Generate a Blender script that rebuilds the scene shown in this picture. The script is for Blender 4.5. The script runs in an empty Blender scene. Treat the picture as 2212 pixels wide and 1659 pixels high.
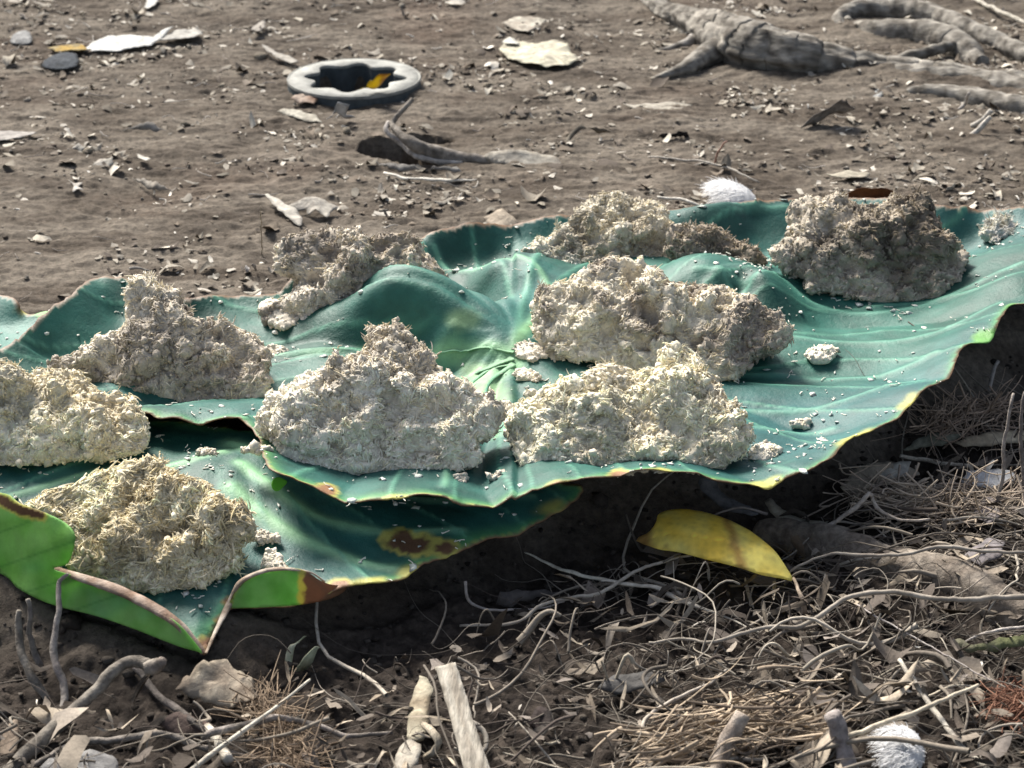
import bpy, math, random
import numpy as np
from mathutils import Vector, Matrix
from mathutils.geometry import delaunay_2d_cdt

S = bpy.context.scene
COL = S.collection
rng = np.random.default_rng(7)
random.seed(7)
R = math.radians

# ------------------------------------------------------------------ camera, world, sun, exposure
HF = R(28.0)
PITCH = R(25.0)
CAM = np.array([0.0, -1.72, 0.80])
cd = bpy.data.cameras.new('camera')
cam = bpy.data.objects.new('camera', cd)
COL.objects.link(cam)
cam.location = CAM
cam.rotation_euler = (R(90) - PITCH, 0, 0)
cd.sensor_width = 36
cd.lens = 18 / math.tan(HF / 2)
cd.clip_start = 0.05
cd.clip_end = 300
cd.dof.use_dof = True
cd.dof.focus_distance = 1.75
cd.dof.aperture_fstop = 14.0
S.camera = cam

SUN_EL, SUN_AZ = 44.0, -30.0            # azimuth measured from +Y towards +X
w = bpy.data.worlds.new('World')
S.world = w
w.use_nodes = True
wn = w.node_tree
wn.nodes.clear()
sky = wn.nodes.new('ShaderNodeTexSky')
sky.sky_type = 'NISHITA'
sky.sun_disc = False
sky.sun_elevation = R(SUN_EL)
sky.sun_rotation = R(SUN_AZ)
sky.air_density = 1.0
sky.dust_density = 3.0
bg = wn.nodes.new('ShaderNodeBackground')
bg.inputs[1].default_value = 0.088
wo = wn.nodes.new('ShaderNodeOutputWorld')
hs = wn.nodes.new('ShaderNodeHueSaturation')      # hazy sky, less blue
hs.inputs['Saturation'].default_value = .7
wn.links.new(sky.outputs[0], hs.inputs['Color'])
wn.links.new(hs.outputs[0], bg.inputs[0])
wn.links.new(bg.outputs[0], wo.inputs[0])

sd = bpy.data.lights.new('sun', 'SUN')
sd.energy = 4.8
sd.angle = R(20)
sd.color = (1.0, 0.95, 0.88)
sun = bpy.data.objects.new('sun', sd)
COL.objects.link(sun)
az, el = R(SUN_AZ), R(SUN_EL)
to_sun = Vector((math.sin(az) * math.cos(el), math.cos(az) * math.cos(el), math.sin(el)))
sun.rotation_euler = to_sun.to_track_quat('Z', 'Y').to_euler()

S.view_settings.view_transform = 'Standard'
S.view_settings.look = 'None'
S.view_settings.exposure = 1.12
S.view_settings.gamma = 1.0
S.render.engine = 'CYCLES'

# ------------------------------------------------------------------ noise
_perm = np.random.default_rng(3).permutation(256)
_perm = np.concatenate([_perm, _perm, _perm])
_g = np.random.default_rng(4).normal(size=(256, 3))
_g /= np.linalg.norm(_g, axis=1)[:, None]


def perlin(P):
    P = np.asarray(P, float)
    i = np.floor(P).astype(int)
    f = P - i
    i &= 255
    u = f * f * f * (f * (f * 6 - 15) + 10)
    out = 0
    for dx in (0, 1):
        wx = u[:, 0] if dx else 1 - u[:, 0]
        for dy in (0, 1):
            wy = u[:, 1] if dy else 1 - u[:, 1]
            for dz in (0, 1):
                wz = u[:, 2] if dz else 1 - u[:, 2]
                h = _perm[_perm[_perm[(i[:, 0] + dx) & 255] + ((i[:, 1] + dy) & 255)] + ((i[:, 2] + dz) & 255)]
                g = _g[h]
                out = out + wx * wy * wz * (g[:, 0] * (f[:, 0] - dx) + g[:, 1] * (f[:, 1] - dy) + g[:, 2] * (f[:, 2] - dz))
    return out * 1.5


def fbm(P, freq, octv=4, gain=0.5, ridged=False, off=0.0):
    P = np.asarray(P, float)
    if P.shape[1] == 2:
        P = np.column_stack([P, np.zeros(len(P))])
    s, a, t = 0, 1.0, 0
    for o in range(octv):
        n = perlin(P * freq + off + 17.3 * o)
        if ridged:
            n = 1 - 2 * np.abs(n)
        s = s + a * n
        t += a
        a *= gain
        freq *= 2.03
    return s / t


def sstep(x):
    x = np.clip(x, 0, 1)
    return x * x * (3 - 2 * x)


# ------------------------------------------------------------------ measuring: photo grid (2212 x 1659) <-> places on the ground
TH = math.tan(HF / 2)
FWD = np.array([0, math.cos(PITCH), -math.sin(PITCH)])
UPV = np.array([0, math.sin(PITCH), math.cos(PITCH)])
RT = np.array([1.0, 0, 0])


def rays(u, v):
    u = np.asarray(u, float)
    v = np.asarray(v, float)
    x = (u - 1106) / 1106 * TH
    y = -(v - 829.5) / 1106 * TH
    return FWD + x[..., None] * RT + y[..., None] * UPV


def WZ(u, v, z):
    d = rays(u, v)
    t = (np.asarray(z, float) - CAM[2]) / d[..., 2]
    return CAM + d * t[..., None]


def WY(u, v, Y):
    d = rays(u, v)
    t = (np.asarray(Y, float) - CAM[1]) / d[..., 1]
    return CAM + d * t[..., None]


def proj(P):
    q = np.asarray(P) - CAM
    w_ = q @ FWD
    return np.column_stack([1106 + 1106 * (q @ RT) / w_ / TH, 829.5 - 1106 * (q @ UPV) / w_ / TH])


RINGC = WZ(765, 168, 0.015)
PITS = []


def G0(x, y):
    f = np.interp(x, [-1.2, -.4, -.22, .05, .3, .5, .8, 1.2], [-.42, -.38, -.42, -.22, -.12, .10, .22, .3])
    d = f - y
    g = -.055 * sstep((d + .09) / .13)
    g = g + .022 * np.exp(-(((x - .40) / .13) ** 2 + ((y + .30) / .09) ** 2))
    return g


def W(u, v, dz=0.0):
    u = np.asarray(u, float)
    v = np.asarray(v, float)
    z = np.zeros_like(u) + dz
    for _ in range(25):
        p = WZ(u, v, z)
        z = .5 * z + .5 * (G0(p[..., 0], p[..., 1]) + dz)
    return WZ(u, v, z)


LINES = []
BANKS = [(WZ(*np.array(p_, float).T)[:, :2], am, wd) for p_, am, wd in (
    ([(1380, -20, 0), (1490, 48, 0), (1620, 110, 0), (1780, 135, 0), (1930, 150, 0), (2300, 190, 0)], .007, .06),
    ([(1812, 50, 0), (1930, 30, 0), (2080, 70, 0), (2300, 150, 0)], .006, .05), ([(1850, 170, 0), (2020, 180, 0), (2300, 225, 0)], .006, .045),
    ([(1850, 65, 0), (2060, 105, 0)], .005, .05))]


def ground_full(x, y):
    P = np.column_stack([x, y])
    g = G0(x, y)
    front = sstep((np.interp(x, [-1.2, -.4, -.22, .05, .3, .5, .8, 1.2], [-.42, -.38, -.42, -.22, -.12, .10, .22, .3]) - y + .06) / .1)
    near = np.exp(-((np.maximum(np.hypot(x, y - .3) - 2.5, 0)) / 4) ** 2)
    g = g + near * (.012 * fbm(P, 3.0, 3) + .008 * fbm(P * [1, 1.6], 11, 3, off=5))
    for pl_, am, wd in BANKS:
        g = g + am * np.exp(-(polydist(P, pl_) / wd) ** 2) * (1 + .6 * fbm(P, 12, 2, off=55))
    flaky = fbm(P * [.7, 1.9], 40, 4, .6, off=9)
    g = g + near * (1 - front) * (.0058 * flaky + .0030 * fbm(P * [.8, 1.7], 22, 3, .6, ridged=True, off=6) + .0025 * np.abs(fbm(P * [1, 1.5], 120, 2, off=2)))
    g = g + near * front * (.013 * fbm(P, 30, 4, .6, off=21) + .005 * fbm(P, 130, 2, off=31))
    # hollow under the ring and the two holes beside the dead root
    d = np.hypot(x - RINGC[0], y - RINGC[1])
    g = g - .075 * sstep((.070 - d) / .012)
    for (px, py, ax, ay, ang, dep) in PITS:
        c, s_ = math.cos(ang), math.sin(ang)
        a = ((x - px) * c + (y - py) * s_) / ax
        b = (-(x - px) * s_ + (y - py) * c) / ay
        rr = np.sqrt(a * a + b * b) + .15 * fbm(P, 25, 2, off=77)
        g = g - dep * sstep((1.02 - rr) / .16)
    for ln in LINES:
        L_ = ln[::4]
        k = np.where((x > L_[:, 0].min()) & (x < L_[:, 0].max()) & (y > L_[:, 1].min()) & (y < L_[:, 1].max()))[0]
        if len(k):
            k = k[inside(P[k], L_)]
        if len(k):
            g[k] = np.minimum(g[k], g[k] - .014 * sstep(polydist(P[k], L_, True) / .02))
    return g, front


for (u, v, ax, ay, ang, dep) in [(843, 322, .040, .036, -.1, .14), (905, 344, .040, .020, -.25, .13), (925, 303, .030, .017, 0, .10)]:
    p = W(u, v)
    PITS.append((p[0], p[1], ax, ay, ang, dep))

# ------------------------------------------------------------------ mesh helpers


def mesh_of(name, V, faces, cols=None, smooth=True):
    """faces: list of integer arrays, one per polygon size"""
    me = bpy.data.meshes.new(name)
    V = np.asarray(V, np.float32)
    faces = [np.asarray(f, np.int32) for f in faces if len(f)]
    loops = np.concatenate([f.ravel() for f in faces])
    sizes = np.concatenate([np.full(len(f), f.shape[1], np.int32) for f in faces])
    starts = np.concatenate([[0], np.cumsum(sizes)[:-1]]).astype(np.int32)
    me.vertices.add(len(V))
    me.vertices.foreach_set('co', V.ravel())
    me.loops.add(len(loops))
    me.loops.foreach_set('vertex_index', loops)
    me.polygons.add(len(sizes))
    me.polygons.foreach_set('loop_start', starts)
    me.update(calc_edges=True)
    me.validate()
    if smooth:
        me.polygons.foreach_set('use_smooth', np.ones(len(me.polygons), bool))
    if cols is not None:
        a = me.color_attributes.new('Col', 'FLOAT_COLOR', 'POINT')
        c = np.ones((len(V), 4), np.float32)
        c[:, :3] = cols
        a.data.foreach_set('color', c.ravel())
    return me


def obj(name, me, mat, parent=None, label=None, cat=None, group=None, kind=None, thick=0, loc=None):
    o = bpy.data.objects.new(name, me)
    COL.objects.link(o)
    if mat is not None:
        me.materials.append(mat)
    if loc is not None:
        loc = Vector([float(a) for a in loc])
        me.transform(Matrix.Translation(-loc))
        o.location = loc
    if parent is not None:
        o.parent = parent
        o.matrix_parent_inverse = Matrix.Translation(-parent.location)
    if thick:
        m = o.modifiers.new('thickness', 'SOLIDIFY')
        m.thickness = thick
        m.offset = -1
    for k, val in (('label', label), ('category', cat), ('group', group), ('kind', kind)):
        if val:
            o[k] = val
    return o


def thing(name, loc, label, cat, group=None):
    o = bpy.data.objects.new(name, None)
    COL.objects.link(o)
    o.location = [float(a) for a in loc]
    o.empty_display_size = .02
    o['label'] = label
    o['category'] = cat
    if group:
        o['group'] = group
    return o


def tubes(P, r, sides=4, ref=None, oval=None):
    """P (n,k,3) centre lines, r (n,k) radii -> verts, quads"""
    n, k, _ = P.shape
    T = np.gradient(P, axis=1)
    T /= np.linalg.norm(T, axis=2)[..., None] + 1e-12
    if ref is None:
        ref = rng.normal(size=(n, 1, 3))
    A = np.cross(T, ref)
    A /= np.linalg.norm(A, axis=2)[..., None] + 1e-12
    B = np.cross(T, A)
    an = np.arange(sides) * 2 * math.pi / sides
    ca, sa = np.cos(an), np.sin(an)
    if oval is not None:
        sa = sa * oval
    V = P[:, :, None, :] + r[..., None, None] * (ca[None, None, :, None] * A[:, :, None, :] + sa[None, None, :, None] * B[:, :, None, :])
    idx = np.arange(n * k * sides).reshape(n, k, sides)
    a = idx[:, :-1, :]
    b = idx[:, 1:, :]
    q = np.stack([a, np.roll(a, -1, 2), np.roll(b, -1, 2), b], -1).reshape(-1, 4)
    return V.reshape(-1, 3), q


def catmull(pts, m=8, closed=False):
    pts = np.asarray(pts, float)
    n = len(pts)
    out = []
    rngi = range(n if closed else n - 1)
    for i in rngi:
        if closed:
            p0, p1, p2, p3 = pts[(i - 1) % n], pts[i], pts[(i + 1) % n], pts[(i + 2) % n]
        else:
            p0, p1, p2, p3 = pts[max(i - 1, 0)], pts[i], pts[i + 1], pts[min(i + 2, n - 1)]
        for t in np.arange(m) / m:
            out.append(.5 * ((2 * p1) + (-p0 + p2) * t + (2 * p0 - 5 * p1 + 4 * p2 - p3) * t * t + (-p0 + 3 * p1 - 3 * p2 + p3) * t ** 3))
    if not closed:
        out.append(pts[-1])
    return np.array(out)


def resample(pts, step, closed=False):
    if closed:
        pts = np.vstack([pts, pts[:1]])
    d = np.linalg.norm(np.diff(pts, axis=0), axis=1)
    s = np.concatenate([[0], np.cumsum(d)])
    n = max(int(s[-1] / step), 4)
    t = np.linspace(0, s[-1], n + 1)
    out = np.column_stack([np.interp(t, s, pts[:, i]) for i in range(pts.shape[1])])
    return out[:-1] if closed else out


def polydist(P, L, closed=False):
    if closed:
        L = np.vstack([L, L[:1]])
    best = np.full(len(P), 1e9)
    for a, b in zip(L[:-1], L[1:]):
        ab = b - a
        t = np.clip(((P - a) @ ab) / (ab @ ab + 1e-12), 0, 1)
        q = a + t[:, None] * ab
        best = np.minimum(best, ((P - q) ** 2).sum(1))
    return np.sqrt(best)


def inside(P, L):
    c = np.zeros(len(P), bool)
    x, y = P[:, 0], P[:, 1]
    j = len(L) - 1
    for i in range(len(L)):
        xi, yi = L[i]
        xj, yj = L[j]
        if yi != yj:
            k = ((yi > y) != (yj > y)) & (x < (xj - xi) * (y - yi) / (yj - yi) + xi)
            c ^= k
        j = i
    return c


class TPS:
    def __init__(s, X, z, reg=1e-4):
        s.m = X.mean(0)
        s.s = X.std() + 1e-9
        X = (X - s.m) / s.s
        n = len(X)
        K = s.k(X, X) + reg * np.eye(n)
        Pm = np.column_stack([np.ones(n), X])
        A = np.zeros((n + 3, n + 3))
        A[:n, :n] = K
        A[:n, n:] = Pm
        A[n:, :n] = Pm.T
        s.w = np.linalg.lstsq(A, np.concatenate([z, np.zeros(3)]), rcond=None)[0]
        s.X = X

    def k(s, A, B):
        d2 = ((A[:, None, :] - B[None, :, :]) ** 2).sum(-1)
        return .5 * d2 * np.log(d2 + 1e-12)

    def __call__(s, Q):
        out = []
        for i in range(0, len(Q), 20000):
            q = (Q[i:i + 20000] - s.m) / s.s
            out.append(s.k(q, s.X) @ s.w[:-3] + s.w[-3] + q @ s.w[-2:])
        return np.concatenate(out)


def triangulate(line, step):
    lo, hi = line.min(0), line.max(0)
    gx = np.arange(lo[0], hi[0], step)
    gy = np.arange(lo[1], hi[1], step * .87)
    X, Y = np.meshgrid(gx, gy)
    X = X + (np.arange(len(gy)) % 2)[:, None] * step * .5
    P = np.column_stack([X.ravel(), Y.ravel()])
    P = P[inside(P, line)]
    if len(P):
        P = P[polydist(P, line, True) > step * .55]
    allv = np.vstack([line, P])
    n = len(line)
    vs = [Vector((float(a), float(b))) for a, b in allv]
    r = delaunay_2d_cdt(vs, [], [list(range(n))], 1, 1e-7)
    V = np.array([[a.x, a.y] for a in r[0]])
    return V, np.array([list(f) for f in r[2] if len(f) == 3])


def sheet(outline, ctrl=(), step=.004, absz=False, rag=0.0, smooth=True, view=False):
    """a thin sheet bounded by points measured in the photo (u, v, height).
    plan: a height field over the ground.  view: a standing sheet, third value = depth Y."""
    o = np.array([list(p) for p in outline], float)
    c = np.array([list(p) for p in ctrl], float).reshape(-1, 3)
    if view:
        ol = resample(catmull(o, 6, True) if smooth else o, step, True)
        V2, T = triangulate(ol[:, :2], step)
        allp = np.vstack([o, c])
        f = TPS(allp[:, :2], allp[:, 2])
        Y = f(V2)
        return WY(V2[:, 0], V2[:, 1], Y), T, ol[:, :2]
    fn = (lambda q: WZ(q[:, 0], q[:, 1], q[:, 2])) if absz else (lambda q: W(q[:, 0], q[:, 1], q[:, 2]))
    o3 = fn(o)
    ol = resample(catmull(o3, 6, True) if smooth else o3, step, True)
    if rag:
        ol[:, :2] += rag * np.column_stack([fbm(ol[:, :2], 90, 3), fbm(ol[:, :2], 90, 3, off=50)])
    V2, T = triangulate(ol[:, :2], step)
    dn = resample(catmull(o3, 6, True) if smooth else o3, max(step * 2, .010), True)
    if len(dn) > 420:
        dn = dn[::2]
    allp = dn if not len(c) else np.vstack([dn, fn(c)])
    f = TPS(allp[:, :2], allp[:, 2], 2e-4)
    z = f(V2)
    return np.column_stack([V2, z]), T, ol[:, :2]


def C(*a):
    return np.array(a, float)


def mix(a, b, t):
    t = np.asarray(t)[:, None]
    return a * (1 - t) + b * t


# ------------------------------------------------------------------ materials


def mat(name, rough=.8, bump=0.0, bscale=200, var=.25, vscale=60, spec=.3, trans=0.0, sheen=0.0, base=None, stretch=None, detail=6, coat=0.0):
    m = bpy.data.materials.new(name)
    m.use_nodes = True
    nt = m.node_tree
    n = nt.nodes
    L = nt.links.new
    b = n['Principled BSDF']
    out = n['Material Output']
    tc = n.new('ShaderNodeTexCoord')
    mp = n.new('ShaderNodeMapping')
    L(tc.outputs['Object'], mp.inputs[0])
    if stretch:
        mp.inputs['Scale'].default_value = stretch
    if base is None:
        src = n.new('ShaderNodeVertexColor')
        src.layer_name = 'Col'
    else:
        src = n.new('ShaderNodeRGB')
        src.outputs[0].default_value = (*base, 1)
    nz = n.new('ShaderNodeTexNoise')
    nz.inputs['Scale'].default_value = vscale
    nz.inputs['Detail'].default_value = detail
    nz.inputs['Roughness'].default_value = .65
    L(mp.outputs[0], nz.inputs[0])
    mr = n.new('ShaderNodeMapRange')
    mr.inputs[1].default_value = .3
    mr.inputs[2].default_value = .7
    mr.inputs[3].default_value = 1 - var
    mr.inputs[4].default_value = 1 + var
    L(nz.outputs[0], mr.inputs[0])
    mx = n.new('ShaderNodeVectorMath')
    mx.operation = 'SCALE'
    L(src.outputs[0], mx.inputs[0])
    L(mr.outputs[0], mx.inputs['Scale'])
    L(mx.outputs[0], b.inputs['Base Color'])
    b.inputs['Roughness'].default_value = rough
    b.inputs['Specular IOR Level'].default_value = spec
    if sheen:
        b.inputs['Sheen Weight'].default_value = sheen
        b.inputs['Sheen Roughness'].default_value = .5
    if coat:
        b.inputs['Coat Weight'].default_value = coat
        b.inputs['Coat Roughness'].default_value = .4
    if bump:
        n2 = n.new('ShaderNodeTexNoise')
        n2.inputs['Scale'].default_value = bscale
        n2.inputs['Detail'].default_value = 5
        n2.inputs['Roughness'].default_value = .7
        L(mp.outputs[0], n2.inputs[0])
        bp = n.new('ShaderNodeBump')
        bp.inputs['Strength'].default_value = 1.0
        bp.inputs['Distance'].default_value = bump
        L(n2.outputs[0], bp.inputs['Height'])
        L(bp.outputs[0], b.inputs['Normal'])
    if trans:
        tr = n.new('ShaderNodeBsdfTranslucent')
        L(mx.outputs[0], tr.inputs[0])
        ms = n.new('ShaderNodeMixShader')
        ms.inputs[0].default_value = trans
        L(b.outputs[0], ms.inputs[1])
        L(tr.outputs[0], ms.inputs[2])
        L(ms.outputs[0], out.inputs[0])
    return m


M_soil = mat('soil', .95, .0020, 420, .45, 160, .15, detail=9)
M_leaf = mat('waxy_leaf', .52, .0008, 240, .24, 38, .30, trans=.08)
M_under = mat('leaf_underside', .55, .0004, 200, .12, 60, .3, trans=.5)
M_mash = mat('grated_mash', .95, .0009, 900, .16, 420, .15)
M_dry = mat('dry_leaf', .85, .0014, 260, .38, 120, .25, trans=.15)
M_bark = mat('bark', .92, .0022, 300, .5, 150, .15, detail=9)
M_tree = mat('tree_bark', .92, .0035, 120, .55, 70, .15, stretch=(.35, 1, 1.3), detail=9)
M_root = mat('fine_root', .9, .0003, 600, .25, 300, .2)
M_wood = mat('bleached_wood', .9, .0022, 330, .5, 260, .2, stretch=(1, .16, 1))
M_flake = mat('litter_flakes', .9, .0004, 500, .25, 400, .2)
M_pale = mat('pale_weathered_plastic', .75, .0006, 300, .45, 45, .3, base=(.215, .215, .195))
M_dark = mat('dark_weathered_plastic', .75, .0005, 300, .3, 120, .3, base=(.045, .055, .06))
M_feather = mat('white_down', .9, 0, 200, .04, 100, .2, trans=.7)
M_yleaf = mat('yellow_leaf', .5, .0003, 400, .12, 90, .4, trans=.6)

# ------------------------------------------------------------------ big leaves
BROWN, YEL, LIME = C(.16, .085, .045), C(.46, .42, .10), C(.10, .25, .06)


def fold_field(P3, cen, per=R(10.5)):
    """side veins and pleats fanning out from the stalk"""
    dx, dy = P3[:, 0] - cen[0], P3[:, 1] - cen[1]
    r = np.hypot(dx, dy)
    th = np.arctan2(dy, dx + 1e-9) + .22 * fbm(P3[:, :2], 4, 2, off=15) + .5 * np.clip(r, 0, .6) * np.sign(dx)
    ph = ((th / per) % 1 - .5) * per * r
    veinl = np.exp(-(ph / .0017) ** 2) * sstep((r - .05) / .08)
    pleat = np.abs(np.sin(th / per * math.pi * .5 + 1.5 * fbm(P3[:, :2], 5, 2, off=25)))
    return r, veinl, pleat


def leaf_colour(P3, line, uv, veins, spots, edge_w=.006, amt=1.0, light=0.0, fine_v=0.0):
    n = fbm(P3, 7, 3, off=2)
    n2 = fbm(P3, 40, 3, off=8)
    c = mix(C(.009, .058, .043), C(.030, .125, .096), sstep(.5 + 1.2 * n))
    c = mix(c, C(.022, .095, .110), sstep(.35 + 1.6 * fbm(P3, 3.5, 2, off=60)) * .5)
    c = c * (1 + .22 * n2)[:, None]
    c = mix(c, C(.10, .24, .17), sstep(-.7 + 2.6 * fbm(P3 * [1, 1.8, 1], 24, 4, .65, off=91)) * .55)
    if light:
        c = mix(c, C(.10, .30, .22), np.full(len(c), light))
    if len(veins):
        dv = np.full(len(P3), 1e9)
        for vn in veins:
            dv = np.minimum(dv, polydist(P3[:, :2], vn))
        c = mix(c, C(.13, .33, .24), np.exp(-(dv / .0035) ** 2) * .6)
        for vn, wd in zip(veins[:5], (.006, .007, .005, .008, .005)):
            far = np.hypot(P3[:, 0] - vn[0][0], P3[:, 1] - vn[0][1])
            dvn = polydist(P3[:, :2], vn)
            c = mix(c, C(.22, .42, .22), np.exp(-(dvn / wd / (1.15 - np.clip(far / .35, 0, 1))) ** 2) * np.clip(1.1 - far / .30, 0, .85))
    c = mix(c, C(.09, .26, .18), fine_v * .8 + np.zeros(len(c)))
    d = polydist(P3[:, :2], line, True)
    wv = edge_w * (1 + 1.1 * fbm(P3, 14, 3, off=71)) * amt * np.clip((uv[:, 1] - 690 + .12 * (uv[:, 0] - 1106)) / 120, .12, 1) * np.where(uv[:, 0] > 1600, .55, 1)
    c = mix(c, C(.10, .30, .09), np.exp(-(d / (wv * 1.9 + 1e-5)) ** 2) * .7)
    c = mix(c, YEL, sstep(1.15 - d / (wv * .75 + 1e-5)) * .8)
    c = mix(c, BROWN, sstep(1.3 - d / (wv * .35 + 1e-5)))
    for (su, sv, sr, kind) in spots:
        dd = np.hypot(uv[:, 0] - su, (uv[:, 1] - sv) * 1.8) / sr + (.8 if kind == 'lesion' else .4) * fbm(P3, 45, 4, .6, off=su)
        if kind == 'lesion':
            c = mix(c, YEL * .8, sstep((1.0 - dd) * 5))
            c = mix(c, BROWN * .7, sstep((.72 - dd) * 6))
        elif kind == 'brown':
            c = mix(c, YEL, sstep((1.15 - dd) * 4) * .8)
            c = mix(c, BROWN * 1.5, sstep((.9 - dd) * 4))
        elif kind == 'yellow':
            c = mix(c, YEL, sstep((1.1 - dd) * 1.6) * .8 * sstep(1.5 - d / .010 + .6 * n2))
        elif kind == 'pale':
            c = mix(c, C(.30, .46, .24), sstep((1.0 - dd) * 1.2) * .75)
        elif kind == 'lime':
            c = mix(c, LIME, sstep((1.0 - dd) * 3))
    return np.clip(c, 0, 1)


def vein_lines(vl):
    return [resample(catmull(WZ(*np.array(v, float).T), 6), .012)[:, :2] for v in vl]


A_out = [(-170, 840, .02), (0, 758, .03), (80, 700, .04), (154, 650, .048), (205, 603, .052), (246, 599, .052), (275, 606, .048), (330, 645, .035),
         (410, 655, .035), (500, 646, .032), (580, 636, .034), (640, 603, .04), (700, 585, .03), (800, 556, .022), (895, 530, .022), (930, 511, .030), (985, 500, .031),
         (1080, 490, .031), (1200, 478, .031), (1320, 465, .034), (1450, 457, .045), (1560, 448, .042), (1700, 433, .04), (1850, 437, .04), (2030, 447, .05),
         (2120, 452, .05), (2212, 445, .06), (2330, 440, .06), (2400, 500, .06), (2350, 600, .06), (2260, 640, .06),
         (2212, 658, .055), (2192, 656, .055), (2180, 668, .052), (2158, 705, .05), (2137, 747, .045), (2094, 748, .045), (2073, 764, .043), (2056, 807, .04),
         (2017, 841, .04), (1975, 871, .038), (1936, 901, .038), (1902, 922, .035), (1855, 948, .035), (1821, 969, .034), (1804, 991, .034), (1753, 1020, .034),
         (1706, 1033, .030), (1659, 1057, .028), (1630, 1046, .030), (1548, 1045, .032), (1489, 1034, .036), (1425, 1026, .040), (1361, 1019, .046), (1301, 1034, .044),
         (1245, 1051, .038), (1147, 1066, .036), (1049, 1091, .030), (981, 1098, .030), (964, 1084, .034), (900, 1086, .034), (837, 1090, .034), (752, 1079, .034), (700, 1066, .036),
         (650, 1050, .040), (615, 1040, .044), (585, 1030, .044), (568, 990, .040), (556, 935, .034), (520, 916, .028), (478, 915, .029), (450, 928, .024), (427, 930, .024), (380, 916, .028),
         (341, 921, .025), (314, 906, .028), (200, 905, .03), (60, 890, .03), (-170, 890, .025)]
A_ctrl = [(100, 760, .020), (200, 690, .030), (250, 690, .022), (330, 720, .016), (200, 800, .016), (60, 830, .018), (330, 800, .016), (450, 820, .016), (480, 885, .022), (380, 885, .022),
          (400, 700, .018), (480, 720, .016), (560, 700, .016), (600, 780, .014), (650, 800, .014), (560, 870, .018),
          # the arched fold in front of the second heap
          (650, 775, .018), (700, 735, .027), (740, 690, .038), (790, 655, .054), (835, 636, .064), (880, 632, .066), (925, 637, .065), (965, 648, .062), (1000, 662, .057), (1040, 685, .050), (1080, 708, .043), (1112, 722, .038),
          (800, 575, .010), (870, 560, .006), (950, 600, .006), (1005, 620, .006), (1040, 648, .008), (1075, 668, .012), (760, 590, .010), (700, 640, .012),
          (900, 700, .040), (980, 712, .042), (820, 705, .036), (900, 768, .014), (985, 772, .018), (1065, 748, .034), (1010, 810, .012), (1070, 790, .022), (800, 785, .016),
          (1000, 830, .014), (1050, 850, .018), (1090, 900, .016), (1080, 960, .016), (1060, 1020, .020),
          # rolled swelling right of the fold
          (1060, 590, .032), (1120, 600, .042), (1150, 650, .040), (1110, 650, .038), (1180, 700, .026), (1010, 590, .014), (950, 575, .006), (1000, 562, .006), (1060, 550, .008), (1130, 548, .014), (1180, 535, .012),
          (1300, 560, .02), (1300, 640, .02), (1450, 680, .018), (1350, 800, .018), (1250, 850, .018), (1500, 600, .045), (1560, 586, .05), (1640, 600, .048), (1700, 625, .03), (1600, 640, .028),
          (1500, 480, .025), (1560, 480, .022), (1620, 470, .030), (1600, 510, .020), (1500, 540, .02),
          (1780, 560, .02), (1900, 560, .02), (1950, 480, .03), (2080, 500, .03), (2150, 510, .035), (2190, 545, .05), (2120, 560, .035), (2212, 520, .05),
          (1750, 680, .014), (1900, 690, .014), (2030, 660, .022), (2120, 620, .040), (2190, 600, .058), (2150, 660, .05), (2060, 710, .032), (2100, 700, .04),
          (1800, 780, .010), (1900, 770, .014), (2000, 780, .028), (1760, 860, .010), (1880, 850, .020), (1960, 840, .032), (1650, 880, .012), (1750, 920, .012), (1850, 905, .025),
          (1650, 960, .014), (1700, 985, .012), (1760, 975, .018), (1800, 960, .022), (1620, 1010, .018), (1700, 1015, .026), (1400, 950, .016), (1250, 980, .018), (1350, 1000, .024), (1480, 1010, .024),
          (1150, 1020, .026), (900, 1050, .024), (750, 1035, .024), (800, 950, .018), (700, 900, .016), (650, 1010, .024), (1000, 1050, .024)]
A_veins = [[(1110, 722, .05), (1000, 662, .07), (900, 655, .07), (800, 690, .05), (700, 745, .03), (600, 760, .02), (480, 740, .02)],
           [(1110, 728, .05), (1000, 735, .05), (900, 745, .035), (800, 800, .02), (700, 880, .018), (600, 980, .03)],
           [(1110, 735, .05), (1050, 770, .035), (1010, 830, .02), (980, 900, .02), (960, 1060, .03)],
           [(1110, 735, .05), (1060, 800, .03), (1050, 860, .022), (1080, 930, .02)],
           [(1110, 715, .05), (1180, 620, .04), (1090, 560, .04), (1010, 580, .02), (940, 560, .01)],
           [(1110, 715, .05), (1180, 560, .02), (1300, 500, .03), (1450, 480, .03), (1700, 450, .035)],
           [(1500, 640, .02), (1570, 605, .04), (1640, 590, .05), (1700, 600, .03), (1850, 600, .02), (2050, 520, .03)],
           [(1550, 640, .02), (1600, 620, .04), (1690, 615, .03), (1750, 670, .012), (1900, 680, .014), (2060, 640, .028), (2212, 560, .06)],
           [(1500, 720, .015), (1650, 730, .012), (1800, 742, .012), (1930, 738, .02), (2040, 715, .03), (2160, 650, .05)],
           [(1500, 800, .015), (1640, 800, .012), (1800, 810, .012), (1900, 800, .02), (2020, 770, .03)],
           [(1500, 880, .015), (1600, 878, .014), (1690, 893, .010), (1800, 880, .015), (1900, 840, .025), (1990, 810, .035)],
           [(1400, 980, .016), (1560, 930, .014), (1700, 930, .012), (1800, 915, .02)],
           [(120, 800, .02), (180, 730, .05), (230, 660, .07)]]
va = vein_lines(A_veins)
P3, T, line = sheet(A_out, A_ctrl, .0036, absz=True, rag=.0022)
dv = np.full(len(P3), 1e9)
for vn in va:
    dv = np.minimum(dv, polydist(P3[:, :2], vn))
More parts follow.
